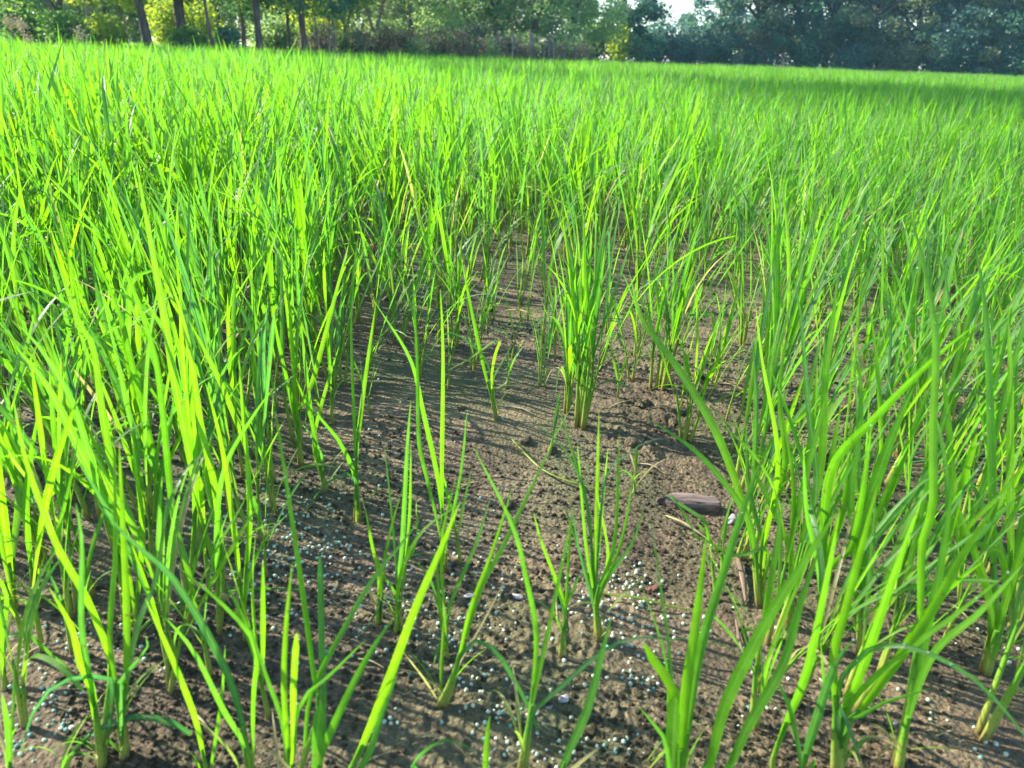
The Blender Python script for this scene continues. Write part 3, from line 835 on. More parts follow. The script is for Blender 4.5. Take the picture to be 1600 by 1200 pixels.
r3 = np.random.default_rng(77)
NV = 14
for k in range(NV):
    mb = MB()
    merged(plant_spec(r3, r3.uniform(.27, .36), int(r3.choice([2, 2, 3])), (r3.normal(0, .05), r3.normal(0, .05)), 1.0, 1.25, bias=.08 if k < NV // 2 else -.10), mb, seg=7, dew=.22)
    lib_obj('rice_a_%02d' % k, mb.mesh('rice_a', [M['leaf'], M['stem'], M['dew']]), LIB)
NF = 8
for k in range(NF):    # wider patches for the far field
    mb = MB()
    for _ in range(20):
        a, b = r3.uniform(-.28, .28, 2)
        merged(plant_spec(r3, r3.uniform(.28, .37), 2, (r3.normal(0, .04), r3.normal(0, .04)), 1.3), mb, seg=5, off=(a, b, 0), stems=False, dew=.05)
    lib_obj('rice_b_%02d' % k, mb.mesh('rice_b', [M['leaf'], M['stem'], M['dew']]), LIB)


def scatter(name, pts, rots, scls, idx, lib, mats=()):
    me = bpy.data.meshes.new(name)
    pts = np.asarray(pts, np.float32)
    me.vertices.add(len(pts)); me.vertices.foreach_set('co', pts.ravel())
    a = me.attributes.new('rot', 'FLOAT_VECTOR', 'POINT'); a.data.foreach_set('vector', np.asarray(rots, np.float32).ravel())
    a = me.attributes.new('scl', 'FLOAT', 'POINT'); a.data.foreach_set('value', np.asarray(scls, np.float32))
    a = me.attributes.new('idx', 'INT', 'POINT'); a.data.foreach_set('value', np.asarray(idx, np.int32))
    for mm in mats: me.materials.append(mm)
    o = bpy.data.objects.new(name, me); COL.objects.link(o)
    ng = bpy.data.node_groups.new(name + '_scatter', 'GeometryNodeTree')
    ng.interface.new_socket('Geometry', in_out='INPUT', socket_type='NodeSocketGeometry')
    ng.interface.new_socket('Geometry', in_out='OUTPUT', socket_type='NodeSocketGeometry')
    n, l = ng.nodes, ng.links
    gi, go = n.new('NodeGroupInput'), n.new('NodeGroupOutput')
    ci = n.new('GeometryNodeCollectionInfo'); ci.inputs['Collection'].default_value = lib
    ci.inputs['Separate Children'].default_value = True; ci.inputs['Reset Children'].default_value = True
    ip = n.new('GeometryNodeInstanceOnPoints'); ip.inputs['Pick Instance'].default_value = True

    def attr(nm, ty):
        q = n.new('GeometryNodeInputNamedAttribute'); q.data_type = ty; q.inputs['Name'].default_value = nm
        return q.outputs['Attribute']
    er = n.new('FunctionNodeEulerToRotation'); l.new(attr('rot', 'FLOAT_VECTOR'), er.inputs[0])
    cx = n.new('ShaderNodeCombineXYZ'); s = attr('scl', 'FLOAT')
    for q in range(3): l.new(s, cx.inputs[q])
    l.new(gi.outputs[0], ip.inputs['Points']); l.new(ci.outputs[0], ip.inputs['Instance'])
    l.new(attr('idx', 'INT'), ip.inputs['Instance Index']); l.new(er.outputs[0], ip.inputs['Rotation']); l.new(cx.outputs[0], ip.inputs['Scale'])
    l.new(ip.outputs[0], go.inputs[0])
    md = o.modifiers.new('scatter', 'NODES'); md.node_group = ng
    return o


def hmul(x, y):
    ph_, r_ = math.degrees(math.atan2(x, y)), math.hypot(x, y)
    return 1 + (float(np.interp(ph_, [-34, 0, 34], [.36, .20, -.04]))) * min(1, max(0, (r_ - 1.3) / .8))


P, RO, SC, IX = [], [], [], []
for (x, y) in rest:
    P.append((x, y, float(ground_z(x, y)))); RO.append((r3.normal(0, .05), r3.normal(0, .05), r3.uniform(0, 6.28)))
    SC.append(r3.uniform(.72, 1.14) * hmul(x, y) * (.90 + .22 * vnoise(x * .9, y * .9, 91)))
    yel = .5 - .35 * x / max(y, .1) + 1.1 * (vnoise(x * .8 + 3, y * .6, 92) - .5)  # yellower sunward, bluer opposite: backlight painted into tone, plus random patches
    IX.append(int(r3.integers(NV // 2)) + (0 if r3.random() < yel else NV // 2))
# far field on a jittered grid
step = .44
for x in np.arange(-34, 44, step):
    for y in np.arange(3, 46, step):
        X, Y = x + r3.uniform(-.2, .2), y + r3.uniform(-.2, .2)
        r_ = math.hypot(X, Y); ph = math.atan2(X, Y)
        if r_ < NEARR - .1 or r_ > edge_r(X, Y) - .15 or abs(ph) > R(44): continue
        P.append((X, Y, float(ground_z(X, Y)))); RO.append((0, 0, r3.uniform(0, 6.28)))
        SC.append(r3.uniform(.85, 1.08) * hmul(X, Y) * (1 + .2 * (vnoise(X * .5, Y * .5, 44) - .5))); IX.append(NV + int(r3.integers(NF)))
crop = scatter('rice_crop', P, RO, SC, IX, LIB)
tag(crop, 'dense bright green rice crop stretching back to the trees', 'rice crop', kind='stuff')
print('scatter', len(P))

# ------------------------------------------------------------------ ground sheet
def build_ground():
    a_f = np.linspace(R(-46), R(46), 760)
    a_b = np.linspace(R(46), R(314), 60)[1:-1]
    ang = np.concatenate([a_f, a_b])
    rad = np.concatenate([np.geomspace(.28, 4.0, 640), np.geomspace(4.0, 60, 120)[1:], np.geomspace(60, 400, 16)[1:]])
    A, Rr = np.meshgrid(ang, rad)
    X, Y = Rr * np.sin(A), Rr * np.cos(A)
    Z = ground_z(X, Y)
    na, nr = len(ang), len(rad)
    V = np.stack([X, Y, Z], -1).reshape(-1, 3)
    i, j = np.meshgrid(np.arange(nr - 1), np.arange(na), indexing='ij')
    j2 = (j + 1) % na
    F = np.stack([i * na + j, (i + 1) * na + j, (i + 1) * na + j2, i * na + j2], -1).reshape(-1, 4)
    mb = MB(); mb.add(V, F[:, ::-1])
    c = len(V)
    mb.add(np.vstack([V[:na], [[0, 0, 0]]]), np.stack([np.arange(na), (np.arange(na) + 1) % na, np.full(na, na)], 1)[:, ::-1])
    return mb.build('ground', M['soil'])


g = build_ground(); tag(g, kind='structure')

# crumbs of earth
CR = bpy.data.collections.new('crumb_library')
for k in range(5):
    v = ICO2[0] * (1 + .45 * (vnoise(ICO2[0][:, 0] * 2 + k * 9 + 20, ICO2[0][:, 1] * 2 + ICO2[0][:, 2] * 1.7 + 30, k) - .5)[:, None]) * np.array([1, .8, .6])
    mb = MB(); mb.add(v, ICO2[1]); lib_obj('crumb_%d' % k, mb.mesh('crumb', M['soil']), CR)
r4 = np.random.default_rng(3)
P, RO, SC, IX = [], [], [], []
for _ in range(64000):
    rr = .35 + 2.2 * r4.random() ** 1.5; ph = R(-38) + R(76) * r4.random()
    x, y = rr * math.sin(ph), rr * math.cos(ph)
    if vnoise(x * 7, y * 7, 51) < r4.uniform(.25, .75): continue
    P.append((x, y, float(ground_z(x, y)) + .0004)); RO.append(r4.uniform(0, 6.28, 3)); SC.append(.0007 + .0030 * r4.random() ** 3.5); IX.append(int(r4.integers(5)))
tag(scatter('soil_crumbs', P, RO, SC, IX, CR), 'fine crumbs of brown earth strewn over the mud', 'soil crumbs', kind='stuff')

# ------------------------------------------------------------------ granules
GCL = [  # centre x, y, spread x, y, count
    (470, 860, 55, 32, 60), (440, 800, 28, 30, 26), (520, 830, 30, 40, 18), (590, 930, 60, 40, 26), (680, 960, 60, 50, 38),
    (740, 960, 40, 70, 26), (790, 900, 30, 50, 14), (975, 950, 42, 28, 62), (985, 905, 30, 16, 24), (1000, 1060, 24, 10, 16), (990, 1020, 30, 18, 14),
    (880, 980, 40, 60, 20), (60, 1090, 50, 40, 26), (100, 1140, 18, 18, 12), (20, 1170, 30, 20, 12), (150, 1000, 70, 40, 22), (260, 980, 60, 40, 22),
    (770, 1140, 32, 40, 26), (605, 1142, 14, 12, 9), (700, 1060, 70, 50, 14), (860, 1110, 40, 40, 12), (960, 1180, 30, 14, 14), (840, 1180, 40, 20, 10),
    (1040, 1000, 40, 40, 10), (380, 940, 50, 40, 20), (350, 850, 50, 50, 22), (640, 740, 120, 80, 22), (560, 690, 60, 50, 14), (300, 780, 80, 60, 20),
    (1500, 1130, 80, 40, 10), (1180, 1080, 60, 60, 10), (480, 980, 50, 60, 10), (1560, 1000, 40, 30, 8), (1120, 900, 50, 60, 8)]
r5 = np.random.default_rng(8)
gr = []
for (cx_, cy_, sx, sy, c) in GCL:
    for _ in range(int(c * (1.7 if cx_ < 500 or cy_ > 1040 else 1.25))):
        p = ground_pt(cx_ + r5.normal(0, sx * .8), cy_ + r5.normal(0, sy * .8))
        if all((p[0] - q[0]) ** 2 + (p[1] - q[1]) ** 2 > .0038 ** 2 for q in gr):
            gr.append((p[0], p[1]))
gr.sort(key=lambda q: math.hypot(*q))
gmesh = []
for k, mt in enumerate(['granule', 'granule', 'granule_white', 'granule_teal', 'granule', 'granule_white']):
    v = ICO3[0] * np.array([1, .92, .85]) * (1 + (.16 + .11 * k) * (vnoise(ICO3[0][:, 0] * 2.2 + k * 7 + 20, ICO3[0][:, 1] * 2.2 + ICO3[0][:, 2] * 1.9 + 30, k) - .5)[:, None])
    mb = MB(); mb.add(v * .0018, ICO3[1]); gmesh.append((mb.mesh('fertilizer_granule', M[mt]), mt))
gm = MB()
GL = {'granule': ('pale blue green fertilizer granule lying on the dark mud', 'pale blue green granules'),
      'granule_white': ('whitish fertilizer granule lying on the dark mud', 'whitish granules'),
      'granule_teal': ('deep turquoise fertilizer granule lying on the dark mud', 'turquoise granules')}
protos = {}
nG = 0
for (x, y) in gr:
    z = float(ground_z(x, y)); k = int(r5.integers(6)); s = r5.uniform(.6, 1.22)
    if nG < 300:
        if k not in protos:
            o = bpy.data.objects.new('fertilizer_granule', gmesh[k][0]); protos[k] = o
        else:
            o = protos[k].copy()
        COL.objects.link(o)
        o.location = (x, y, z + .0008 * s); o.scale = (s, s, s * .94); o.rotation_euler = tuple(r5.uniform(0, 6, 3))
        lb, gg = GL[gmesh[k][1]]
        tag(o, lb, 'granule', gg)
        nG += 1
    else:
        gm.add(ICO2[0] * .0018 * s + np.array([x, y, z + .0012 * s]), ICO2[1])
if gm.n:
    tag(gm.build('granule_scatter', M['granule']), 'farther pale fertilizer granules strewn on the mud', 'granules', kind='stuff')
print('granules', len(gr))

# ------------------------------------------------------------------ small things on the mud
def at(px, py, dz=0.0):
    p = ground_pt(px, py); p[2] = float(ground_z(p[0], p[1])) + dz
    return p


def lump(seed, size, rough=.35, v0=None):
    V, F = v0 or ICO3
    q = V * 1.0
    d = 1 + rough * (vnoise(q[:, 0] * 1.6 + seed * 5 + 30, q[:, 1] * 1.6 + q[:, 2] * 1.3 + 40, seed) - .5) + rough * .6 * (vnoise(q[:, 0] * 4 + 60, q[:, 1] * 4 + q[:, 2] * 3.4 + 70, seed + 5) - .5)
    return q * d[:, None] * np.asarray(size), F


def mesh_thing(name, mb, mat, loc, rz, label, cat, group=None):
    o = mb.build(name, mat, smooth=name != 'wood_scrap'); o.location = loc; o.rotation_euler = (0, 0, rz)
    return tag(o, label, cat, group)


def wood_scrap():
    out = np.array([.87, 1.05]) * np.array([(-48, 1.5), (-38, 4), (-30, 10.5), (-14, 12.5), (4, 12), (22, 10.5), (38, 8), (41, 5), (39.5, 1), (42, -3), (38, -8), (24, -9.5), (6, -11), (-12, -11.5), (-24, -9), (-31, -4.5), (-38, -1.2), (-47, -.2)]) / 1000
    n = len(out)
    rg = np.random.default_rng(4)
    lev = [(1.0, -.006), (1.03, .001), (.97, .0055), (.80, .0082)]
    V = []
    for sc, z in lev:
        p = out * np.array([1 - (1 - sc) * .35, sc]) + rg.normal(0, .00035, (n, 2))
        hz = np.interp(out[:, 0], [-.048, -.03, 0, .042], [.45, .9, 1, .8])
        V.append(np.column_stack([p, (z * hz if z > 0 else np.full(n, z)) + rg.normal(0, .0003, n)]))
    V = np.concatenate(V)
    k = np.arange(n); k2 = (k + 1) % n
    F = np.concatenate([np.stack([l * n + k, l * n + k2, (l + 1) * n + k2, (l + 1) * n + k], 1) for l in range(3)])[:, ::-1]
    mb = MB(); mb.add(V, F)
    # cracked top: ridge line of its own
    top = V[3 * n:]
    rid = np.column_stack([np.linspace(-.044, .036, n), .0015 * np.sin(np.arange(n) * 1.3), np.interp(np.arange(n), [0, 4, n - 1], [.0042, .0096, .0080])])
    mb.add(np.vstack([top, [[0, 0, .0092]]]), np.stack([k2, k, np.full(n, n)], 1))
    return mb


mesh_thing('wood_scrap', wood_scrap(), M['chip'], at(1080, 784, .006), R(-4), 'dark brown splintered scrap of wood lying on the bare mud', 'wood scrap')
mb = MB()
mb.add(*lump(3, (.008, .006, .0055), 1.3)); mb.add(lump(6, (.005, .004, .004), 1.3)[0] + np.array([.007, -.003, -.001]), ICO3[1])
mesh_thing('pale_shard', mb, M['shell'], at(1143, 806, .004), .4, 'greyish white crumbly shard at the end of the dark wood scrap', 'shard')
mb = MB(); mb.add(*lump(9, (.008, .003, .0022), .8))
mesh_thing('bark_flake', mb, M['redchip'], at(1021, 917, .002), .5, 'small reddish brown bark flake beside the densest granules', 'bark flake')


def strip_thing(name, pts, wpx, mat, label, cat, thick=.0012, lift=.002, group=None):
    P3 = np.array([at(x, y, lift + (l if l else 0)) for (x, y, l) in pts])
    b = P3[0].copy(); C = catmull(P3 - b, 14)
    dm = project(P3.mean(0))[2]; w = wpx * dm / FPX
    T = nrm(np.gradient(C, axis=0)); W = nrm(np.cross(T, [0, 0, 1.0]))
    pr = np.interp(np.linspace(0, 1, 14), [0, .1, .6, 1], [.5, 1, .9, .25])[:, None]
    mb = MB()
    up = np.array([0, 0, thick])
    V = np.concatenate([C - W * w * .5 * pr, C + W * w * .5 * pr, C + W * w * .5 * pr + up, C - W * w * .5 * pr + up])
    n = 14; i = np.arange(n - 1)
    F = np.concatenate([np.stack([a * n + i, a * n + i + 1, c * n + i + 1, c * n + i], 1) for a, c in ((0, 1), (1, 2), (2, 3), (3, 0))])
    mb.add(V, F)
    mb.add(V[[0, n, 2 * n, 3 * n, n - 1, 2 * n - 1, 3 * n - 1, 4 * n - 1]], np.array([[0, 1, 2, 3], [7, 6, 5, 4]]))
    o = mb.build(name, mat); o.location = b
    return tag(o, label, cat, group)


strip_thing('bark_strip', [(1153, 872, .004), (1160, 905, .004), (1166, 942, 0)], 9, M['strip'], 'ringed pinkish strip of bark standing against the rice stems', 'bark strip', .002)
strip_thing('twig', [(1150, 965, .002), (1160, 1010, .003), (1178, 1040, .004), (1196, 1062, 0)], 4, M['strip'], 'thin curved brown twig on the mud below the bark strip', 'twig', .002)
strip_thing('fallen_leaf', [(945, 940, .004), (1000, 945, .006), (1060, 950, .003), (1105, 948, 0)], 5, M['leaf'], 'long green fallen rice leaf lying flat across the granules', 'fallen leaf', .0005)
strip_thing('fallen_leaf', [(1040, 806, .004), (1068, 819, .006), (1094, 831, .003), (1112, 840, 0)], 6, M['straw'], 'pale yellowing fallen leaf lying just below the wood scrap', 'fallen leaf', .0005)
strip_thing('fallen_leaf', [(800, 690, .003), (850, 735, .006), (910, 760, .004), (985, 772, 0)], 5, M['leaf'], 'limp green fallen leaf trailing across the mud above the wood scrap', 'fallen leaf', .0005)
strip_thing('dry_straw', [(870, 990, .002), (868, 940, .004), (874, 905, .002)], 3, M['straw'], 'short dry straw between two rice stems near the granules', 'straw', .0008)
for k, (x0, y0, x1, y1) in enumerate([(560, 1040, 600, 1052), (620, 655, 655, 662), (800, 640, 838, 652), (1000, 720, 1040, 735), (900, 600, 948, 588), (1240, 1160, 1290, 1172),
                                      (1460, 1150, 1510, 1140), (300, 1120, 332, 1150), (720, 760, 752, 748), (1120, 600, 1160, 612), (950, 640, 990, 628), (650, 1170, 690, 1180)]):
    strip_thing('dry_straw', [(x0, y0, .001), ((x0 + x1) / 2, (y0 + y1) / 2 - 2, .002), (x1, y1, 0)], r5.uniform(2, 4), M['straw'],
                'broken bit of dry straw on the mud', 'straw', .0008, group='broken straw bits on the mud')
for k, (x, y, s) in enumerate([(881, 1105, .006), (858, 1117, .004), (808, 938, .007), (735, 938, .005), (1290, 1052, .004), (640, 890, .004)]):
    mb = MB(); mb.add(*lump(20 + k, (s, s * .7, s * .28), .9, ICO2))
    mesh_thing('pale_flake', mb, M['shell'], at(x, y, s * .15), r5.uniform(0, 6), 'flat whitish flake of debris on the dark mud', 'flake', 'whitish flakes on the mud')
CLODS = [(790, 782, .012), (820, 690, .010), (1000, 632, .010), (1060, 640, .012), (1052, 655, .009), (990, 690, .012), (985, 610, .008), (1240, 480, .022), (1090, 590, .010),
         (765, 482, .014), (610, 470, .013), (860, 700, .009), (935, 712, .008), (1240, 640, .012), (1010, 628, .008), (720, 640, .007), (1130, 850, .009)]
for k, (x, y, s) in enumerate(CLODS):
    mb = MB(); mb.add(*lump(40 + k, (s, s * .75, s * .55), .8))
    mesh_thing('soil_clod', mb, M['soil'], at(x, y, s * .2), r5.uniform(0, 6), 'rough dark clod of earth sitting on the mud', 'clod', 'dark clods on the mud')

# ------------------------------------------------------------------ trees, shrubs, fence
def leaf_cards(mb, Cn, size, r, tone_lo=.1, tone_hi=.85, flat=.5):
    n = len(Cn)
    d = nrm(r.normal(0, 1, (n, 3)) * np.array([1, 1, .7])); u = nrm(np.cross(d, nrm(r.normal(0, 1, (n, 3)))))
    s = size * r.uniform(.6, 1.3, n)[:, None]
    up = np.cross(d, u) * s * .12
    V = np.stack([Cn - d * s * .5, Cn + u * s * flat * .5 + up, Cn + d * s * .5, Cn - u * s * flat * .5 + up], 1).reshape(-1, 3)
    i = np.arange(n) * 4
    F = np.stack([i, i + 1, i + 2, i + 3], 1)
    t = np.repeat(np.clip(r.normal((tone_lo + tone_hi) / 2, (tone_hi - tone_lo) / 4, n), 0, .95), 4)
    mb.add(V, F, None, t)


def tree_meshes(seed, H, tr, crown_lo, crown_r, n_leaf, leaf, lean=(0, 0), fork=False, clumps=60, low=.5, drop=0.0, trunk_bend=.12):
    """returns (trunk MB, crown MB) with the foot at the origin"""
    r = np.random.default_rng(seed)
    tb, cb = MB(), MB()
    ends = []

    def limb(p0, d, L, r0, r1, n=7, wob=.12):
        pts = [p0]; dd = nrm(d)
        for k in range(n - 1):
            dd = nrm(dd + r.normal(0, wob, 3) + np.array([0, 0, .05]))
            pts.append(pts[-1] + dd * L / (n - 1))
        C = catmull(pts, n * 2)
        tube(tb, C, np.linspace(r0, r1, n * 2), 9)
        return C
    hs = H * (.34 if not fork else .16)
    top = np.array([lean[0] * hs, lean[1] * hs, hs])
    mid = top * .5 + np.append(r.normal(0, trunk_bend * tr * 3, 2), 0)
    C = catmull([np.array([0, 0, -.25]), mid, top], 12)
    flare = np.interp(np.linspace(0, 1, 12), [0, .12, .3, 1], [1.5, 1.15, 1.0, .82])
    tube(tb, C, tr * flare, 12)
    nb = 2 if fork else int(r.integers(4, 6))
    for k in range(nb):
        a = 6.283 * k / nb + r.uniform(-.5, .5)
        tilt = r.uniform(.25, .75) if not fork else .35
        L = (H - hs) * r.uniform(.55, .8)
        Cb = limb(C[-1] - np.array([0, 0, .05]), [math.sin(tilt) * math.cos(a), math.sin(tilt) * math.sin(a), math.cos(tilt)], L, tr * .6, tr * .16)
        ends.append(Cb[-1])
        for j in range(3):
            q = Cb[int(len(Cb) * r.uniform(.3, .85))]
            a2 = r.uniform(0, 6.28)
            C2 = limb(q, [math.cos(a2), math.sin(a2), r.uniform(-.1, .8)], L * r.uniform(.35, .6), tr * .26, tr * .07, 5, .16)
            ends.append(C2[-1]); ends.append(C2[len(C2) // 2])
    cz = (crown_lo + H) / 2; hz = (H - crown_lo) / 2
    cen = []
    while len(cen) < clumps * low:
        q = r.uniform(-1, 1, 2)
        if np.hypot(*q) > 1: continue
        z = crown_lo + r.uniform(.1, 2.3)
        cen.append(np.array([q[0] * crown_r * .95 + lean[0] * z, q[1] * crown_r * .95 + lean[1] * z, z]))
    while len(cen) < clumps:
        q = r.uniform(-1, 1, 3)
        rad = np.linalg.norm(q)
        if rad > 1 or rad < .35: continue
        cen.append(np.array([q[0] * crown_r + lean[0] * cz, q[1] * crown_r + lean[1] * cz, cz + q[2] * hz - drop * max(0, 1 - abs(q[2]))]))
    cen += [e for e in ends]
    cen = np.array(cen)
    w = r.uniform(.4, 1.5, len(cen)); w /= w.sum()
    which = r.choice(len(cen), n_leaf, p=w)
    rad = crown_r * r.uniform(.14, .30, len(cen))
    pos = cen[which] + nrm(r.normal(0, 1, (n_leaf, 3))) * (rad[which] * r.random(n_leaf) ** .5)[:, None] * np.array([1, 1, .75])
    pos[:, 2] = np.maximum(pos[:, 2], .15)
    ct = r.uniform(-.38, .38, len(cen))  # random light and dark clumps, painting in sunlit and shaded patches
    leaf_cards(cb, pos, leaf, r)
    cb.t[-1] = np.clip(cb.t[-1] + np.repeat(ct[which], 4), 0, .95).astype(np.float32)
    return tb, cb


def place_dir(px, dist):
    d = far_dir(px)
    x, y = d[0] * dist, d[1] * dist
    return (x, y, float(ground_z(x, y)))


def tree(name, label, px, dist, seed, H, tr, lo, cr, nl, leaf, foliage, bark='bark', group='trees beyond the field', **kw):
    root = empty(name, place_dir(px, dist), label, 'tree', group)
    tb, cb = tree_meshes(seed, H, tr, lo, cr, nl, leaf, **kw)
    tb.build('trunk', M[bark], root); cb.build('crown', M['t_' + foliage], root, smooth=False)
    return root


def copy_tree(src, px, dist, rz, s, label, group):
    r_ = src.copy(); COL.objects.link(r_)
    r_.location = place_dir(px, dist); r_.rotation_euler = (0, 0, rz); r_.scale = (s[0], s[0], s[1])
    tag(r_, label, 'tree', group)
    for ch in list(src.children):
        c = ch.copy(); COL.objects.link(c); c.parent = r_
    return r_


def shrub(label, px, dist, seed, H, rad, nl, leaf, foliage, group=None, name='shrub'):
    root = empty(name, place_dir(px, dist), label, 'shrub', group)
    r = np.random.default_rng(seed)
    st, fo = MB(), MB()
    cen = []
    for k in range(9):
        a = r.uniform(0, 6.28); t_ = r.uniform(.1, .8)
        e = np.array([math.cos(a) * rad * t_, math.sin(a) * rad * t_, H * r.uniform(.5, .95)])
        tube(st, catmull([np.array([e[0] * .1, e[1] * .1, -.05]), e * np.array([.6, .6, .5]), e], 8), np.linspace(.03, .008, 8) * H / 1.2, 6)
        cen += [e, e * np.array([1.1, 1.1, .7]), e * np.array([.9, .9, .4])]
    cen = np.array(cen); which = r.integers(0, len(cen), nl)
    pos = cen[which] + r.normal(0, 1, (nl, 3)) * rad * np.array([.22, .22, .18]); pos[:, 2] = np.maximum(pos[:, 2], .05)
    leaf_cards(fo, pos, leaf, r)
    st.build('stems', M['bark'], root); fo.build('foliage', M['t_' + foliage], root, smooth=False)
    return root


G1 = 'trees of the grove'
T1 = tree('broadleaf_tree', 'forked tree with two dark trunks and sunlit yellow green leaves', 95, 21.5, 1, 4.4, .12, 1.1, 2.2, 7500, .13, 'sunny', group=G1, fork=True)
tree('broadleaf_tree', 'tree with a pale grey trunk wrapped in bright leaves', 148, 22, 2, 4.2, .10, .9, 1.7, 6000, .12, 'sunny', 'palebark', G1)
tree('broadleaf_tree', 'dark slanting trunk leaning toward the thick trunk', 234, 21, 3, 4.6, .095, 1.35, 2.0, 6000, .12, 'sunny', group=G1, lean=(-.16, 0))
tree('broadleaf_tree', 'tree with the thickest dark trunk in the grove', 288, 22, 4, 5, .13, 1.3, 2.3, 7500, .12, 'sunny', group=G1)
tree('broadleaf_tree', 'thin leaning sapling beside the thickest trunk', 336, 20.5, 5, 4, .04, 1.3, 1.3, 3000, .12, 'sunny', group=G1, lean=(-.10, 0))
tree('broadleaf_tree', 'slim brown trunk with dark green leaves hanging low, first of a close pair', 380, 22.5, 6, 4.4, .06, 1.0, 1.9, 6500, .12, 'mid', group=G1)
tree('broadleaf_tree', 'dark trunk of a close pair, under a dense green crown', 405, 21.5, 7, 4.8, .085, 1.0, 2.0, 7500, .13, 'mid', group=G1)
tree('broadleaf_tree', 'very thin straight trunk between two dark trunks of the grove', 454, 24, 8, 4.2, .045, 1.1, 1.6, 4500, .12, 'sunny', group=G1)
tree('broadleaf_tree', 'dark trunk with flared foot and low branching dark leaves', 476, 23, 9, 5, .095, .9, 2.2, 8500, .13, 'dark', group=G1)
tree('broadleaf_tree', 'short trunk with spreading fork behind the pale stakes', 542, 25, 10, 4.6, .09, 1.0, 2.4, 8500, .13, 'sunny', group=G1, fork=True)
tree('broadleaf_tree', 'tree with twisted brown trunks and sparse crown behind the stakes', 585, 27, 12, 4.8, .10, .9, 2.4, 7500, .14, 'olive', 'palebark', G1, fork=True)
G2 = 'trees behind the stake fence'
tree('leafy_tree', 'mid green leafy tree behind the fence, next to the grove', 640, 31, 13, 4.8, .13, .7, 2.6, 9500, .15, 'pale', group=G2)
tree('leafy_tree', 'dark green rounded tree behind the fence', 715, 34, 14, 5.4, .15, .9, 2.3, 8500, .15, 'mid', group=G2)
tree('leafy_tree', 'dull olive tree with bare branches showing behind the fence', 775, 35, 15, 5.2, .14, .8, 2.6, 8000, .16, 'olive', group=G2)
tree('leafy_tree', 'pale green feathery tree behind the fence', 835, 33, 16, 4.8, .14, .6, 2.4, 10000, .15, 'pale', group=G2)
tree('leafy_tree', 'pale green tree whose crown touches the tall dark tree', 893, 34, 17, 5.2, .14, .4, 2.3, 10000, .15, 'pale', group=G2)
tree('leafy_tree', 'tall dense dark green tree reaching the ground at the field corner', 968, 39, 18, 8, .2, .3, 2.3, 15000, .19, 'dark', group=G2, clumps=70)
G3 = 'trees of the far shaded row'
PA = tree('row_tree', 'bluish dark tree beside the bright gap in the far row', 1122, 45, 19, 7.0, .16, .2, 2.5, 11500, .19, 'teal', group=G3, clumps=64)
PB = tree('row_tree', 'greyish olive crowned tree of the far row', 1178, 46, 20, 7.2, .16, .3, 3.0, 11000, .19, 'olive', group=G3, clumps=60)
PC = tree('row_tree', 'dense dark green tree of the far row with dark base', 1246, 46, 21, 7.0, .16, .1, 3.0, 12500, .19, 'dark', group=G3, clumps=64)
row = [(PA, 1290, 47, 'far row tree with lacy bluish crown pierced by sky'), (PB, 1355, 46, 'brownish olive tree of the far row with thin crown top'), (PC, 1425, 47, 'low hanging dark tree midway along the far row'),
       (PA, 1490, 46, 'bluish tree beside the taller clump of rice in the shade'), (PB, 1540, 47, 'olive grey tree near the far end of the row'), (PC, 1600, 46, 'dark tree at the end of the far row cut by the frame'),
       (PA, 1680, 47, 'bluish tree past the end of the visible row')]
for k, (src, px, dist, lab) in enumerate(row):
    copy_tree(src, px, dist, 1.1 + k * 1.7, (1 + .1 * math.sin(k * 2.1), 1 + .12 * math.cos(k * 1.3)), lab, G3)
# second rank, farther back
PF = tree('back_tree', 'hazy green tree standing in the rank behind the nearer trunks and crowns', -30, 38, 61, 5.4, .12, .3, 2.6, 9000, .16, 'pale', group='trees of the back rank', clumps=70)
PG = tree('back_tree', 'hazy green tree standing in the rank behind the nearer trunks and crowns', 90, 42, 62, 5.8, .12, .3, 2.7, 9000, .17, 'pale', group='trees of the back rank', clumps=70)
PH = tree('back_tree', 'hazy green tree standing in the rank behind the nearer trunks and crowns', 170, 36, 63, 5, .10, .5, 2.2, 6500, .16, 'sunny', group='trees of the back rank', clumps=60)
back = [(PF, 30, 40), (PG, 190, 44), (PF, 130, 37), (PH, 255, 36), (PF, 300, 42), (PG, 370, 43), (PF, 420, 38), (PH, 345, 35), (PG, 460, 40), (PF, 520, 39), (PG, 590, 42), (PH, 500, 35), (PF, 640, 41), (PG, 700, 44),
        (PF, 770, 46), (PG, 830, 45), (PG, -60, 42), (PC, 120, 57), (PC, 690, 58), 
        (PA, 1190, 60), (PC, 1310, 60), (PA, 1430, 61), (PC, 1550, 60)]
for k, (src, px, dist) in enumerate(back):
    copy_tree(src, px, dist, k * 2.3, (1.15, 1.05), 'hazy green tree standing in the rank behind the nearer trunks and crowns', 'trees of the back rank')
# a tall tree on the bank at the edge of the view: its shadow lies across the far side of the field
st_ = empty('shade_tree', (-11.5, 15.3, float(ground_z(-11.5, 15.3))), 'tall broad tree on the bank at the sunward side, throwing the shadow on the field', 'tree')
tb_, cb_ = tree_meshes(71, 19, .28, 10.3, 3.5, 60000, .24, clumps=170, low=.2)
tb_.build('trunk', M['bark'], st_); cb_.build('crown', M['t_mid'], st_, smooth=False)
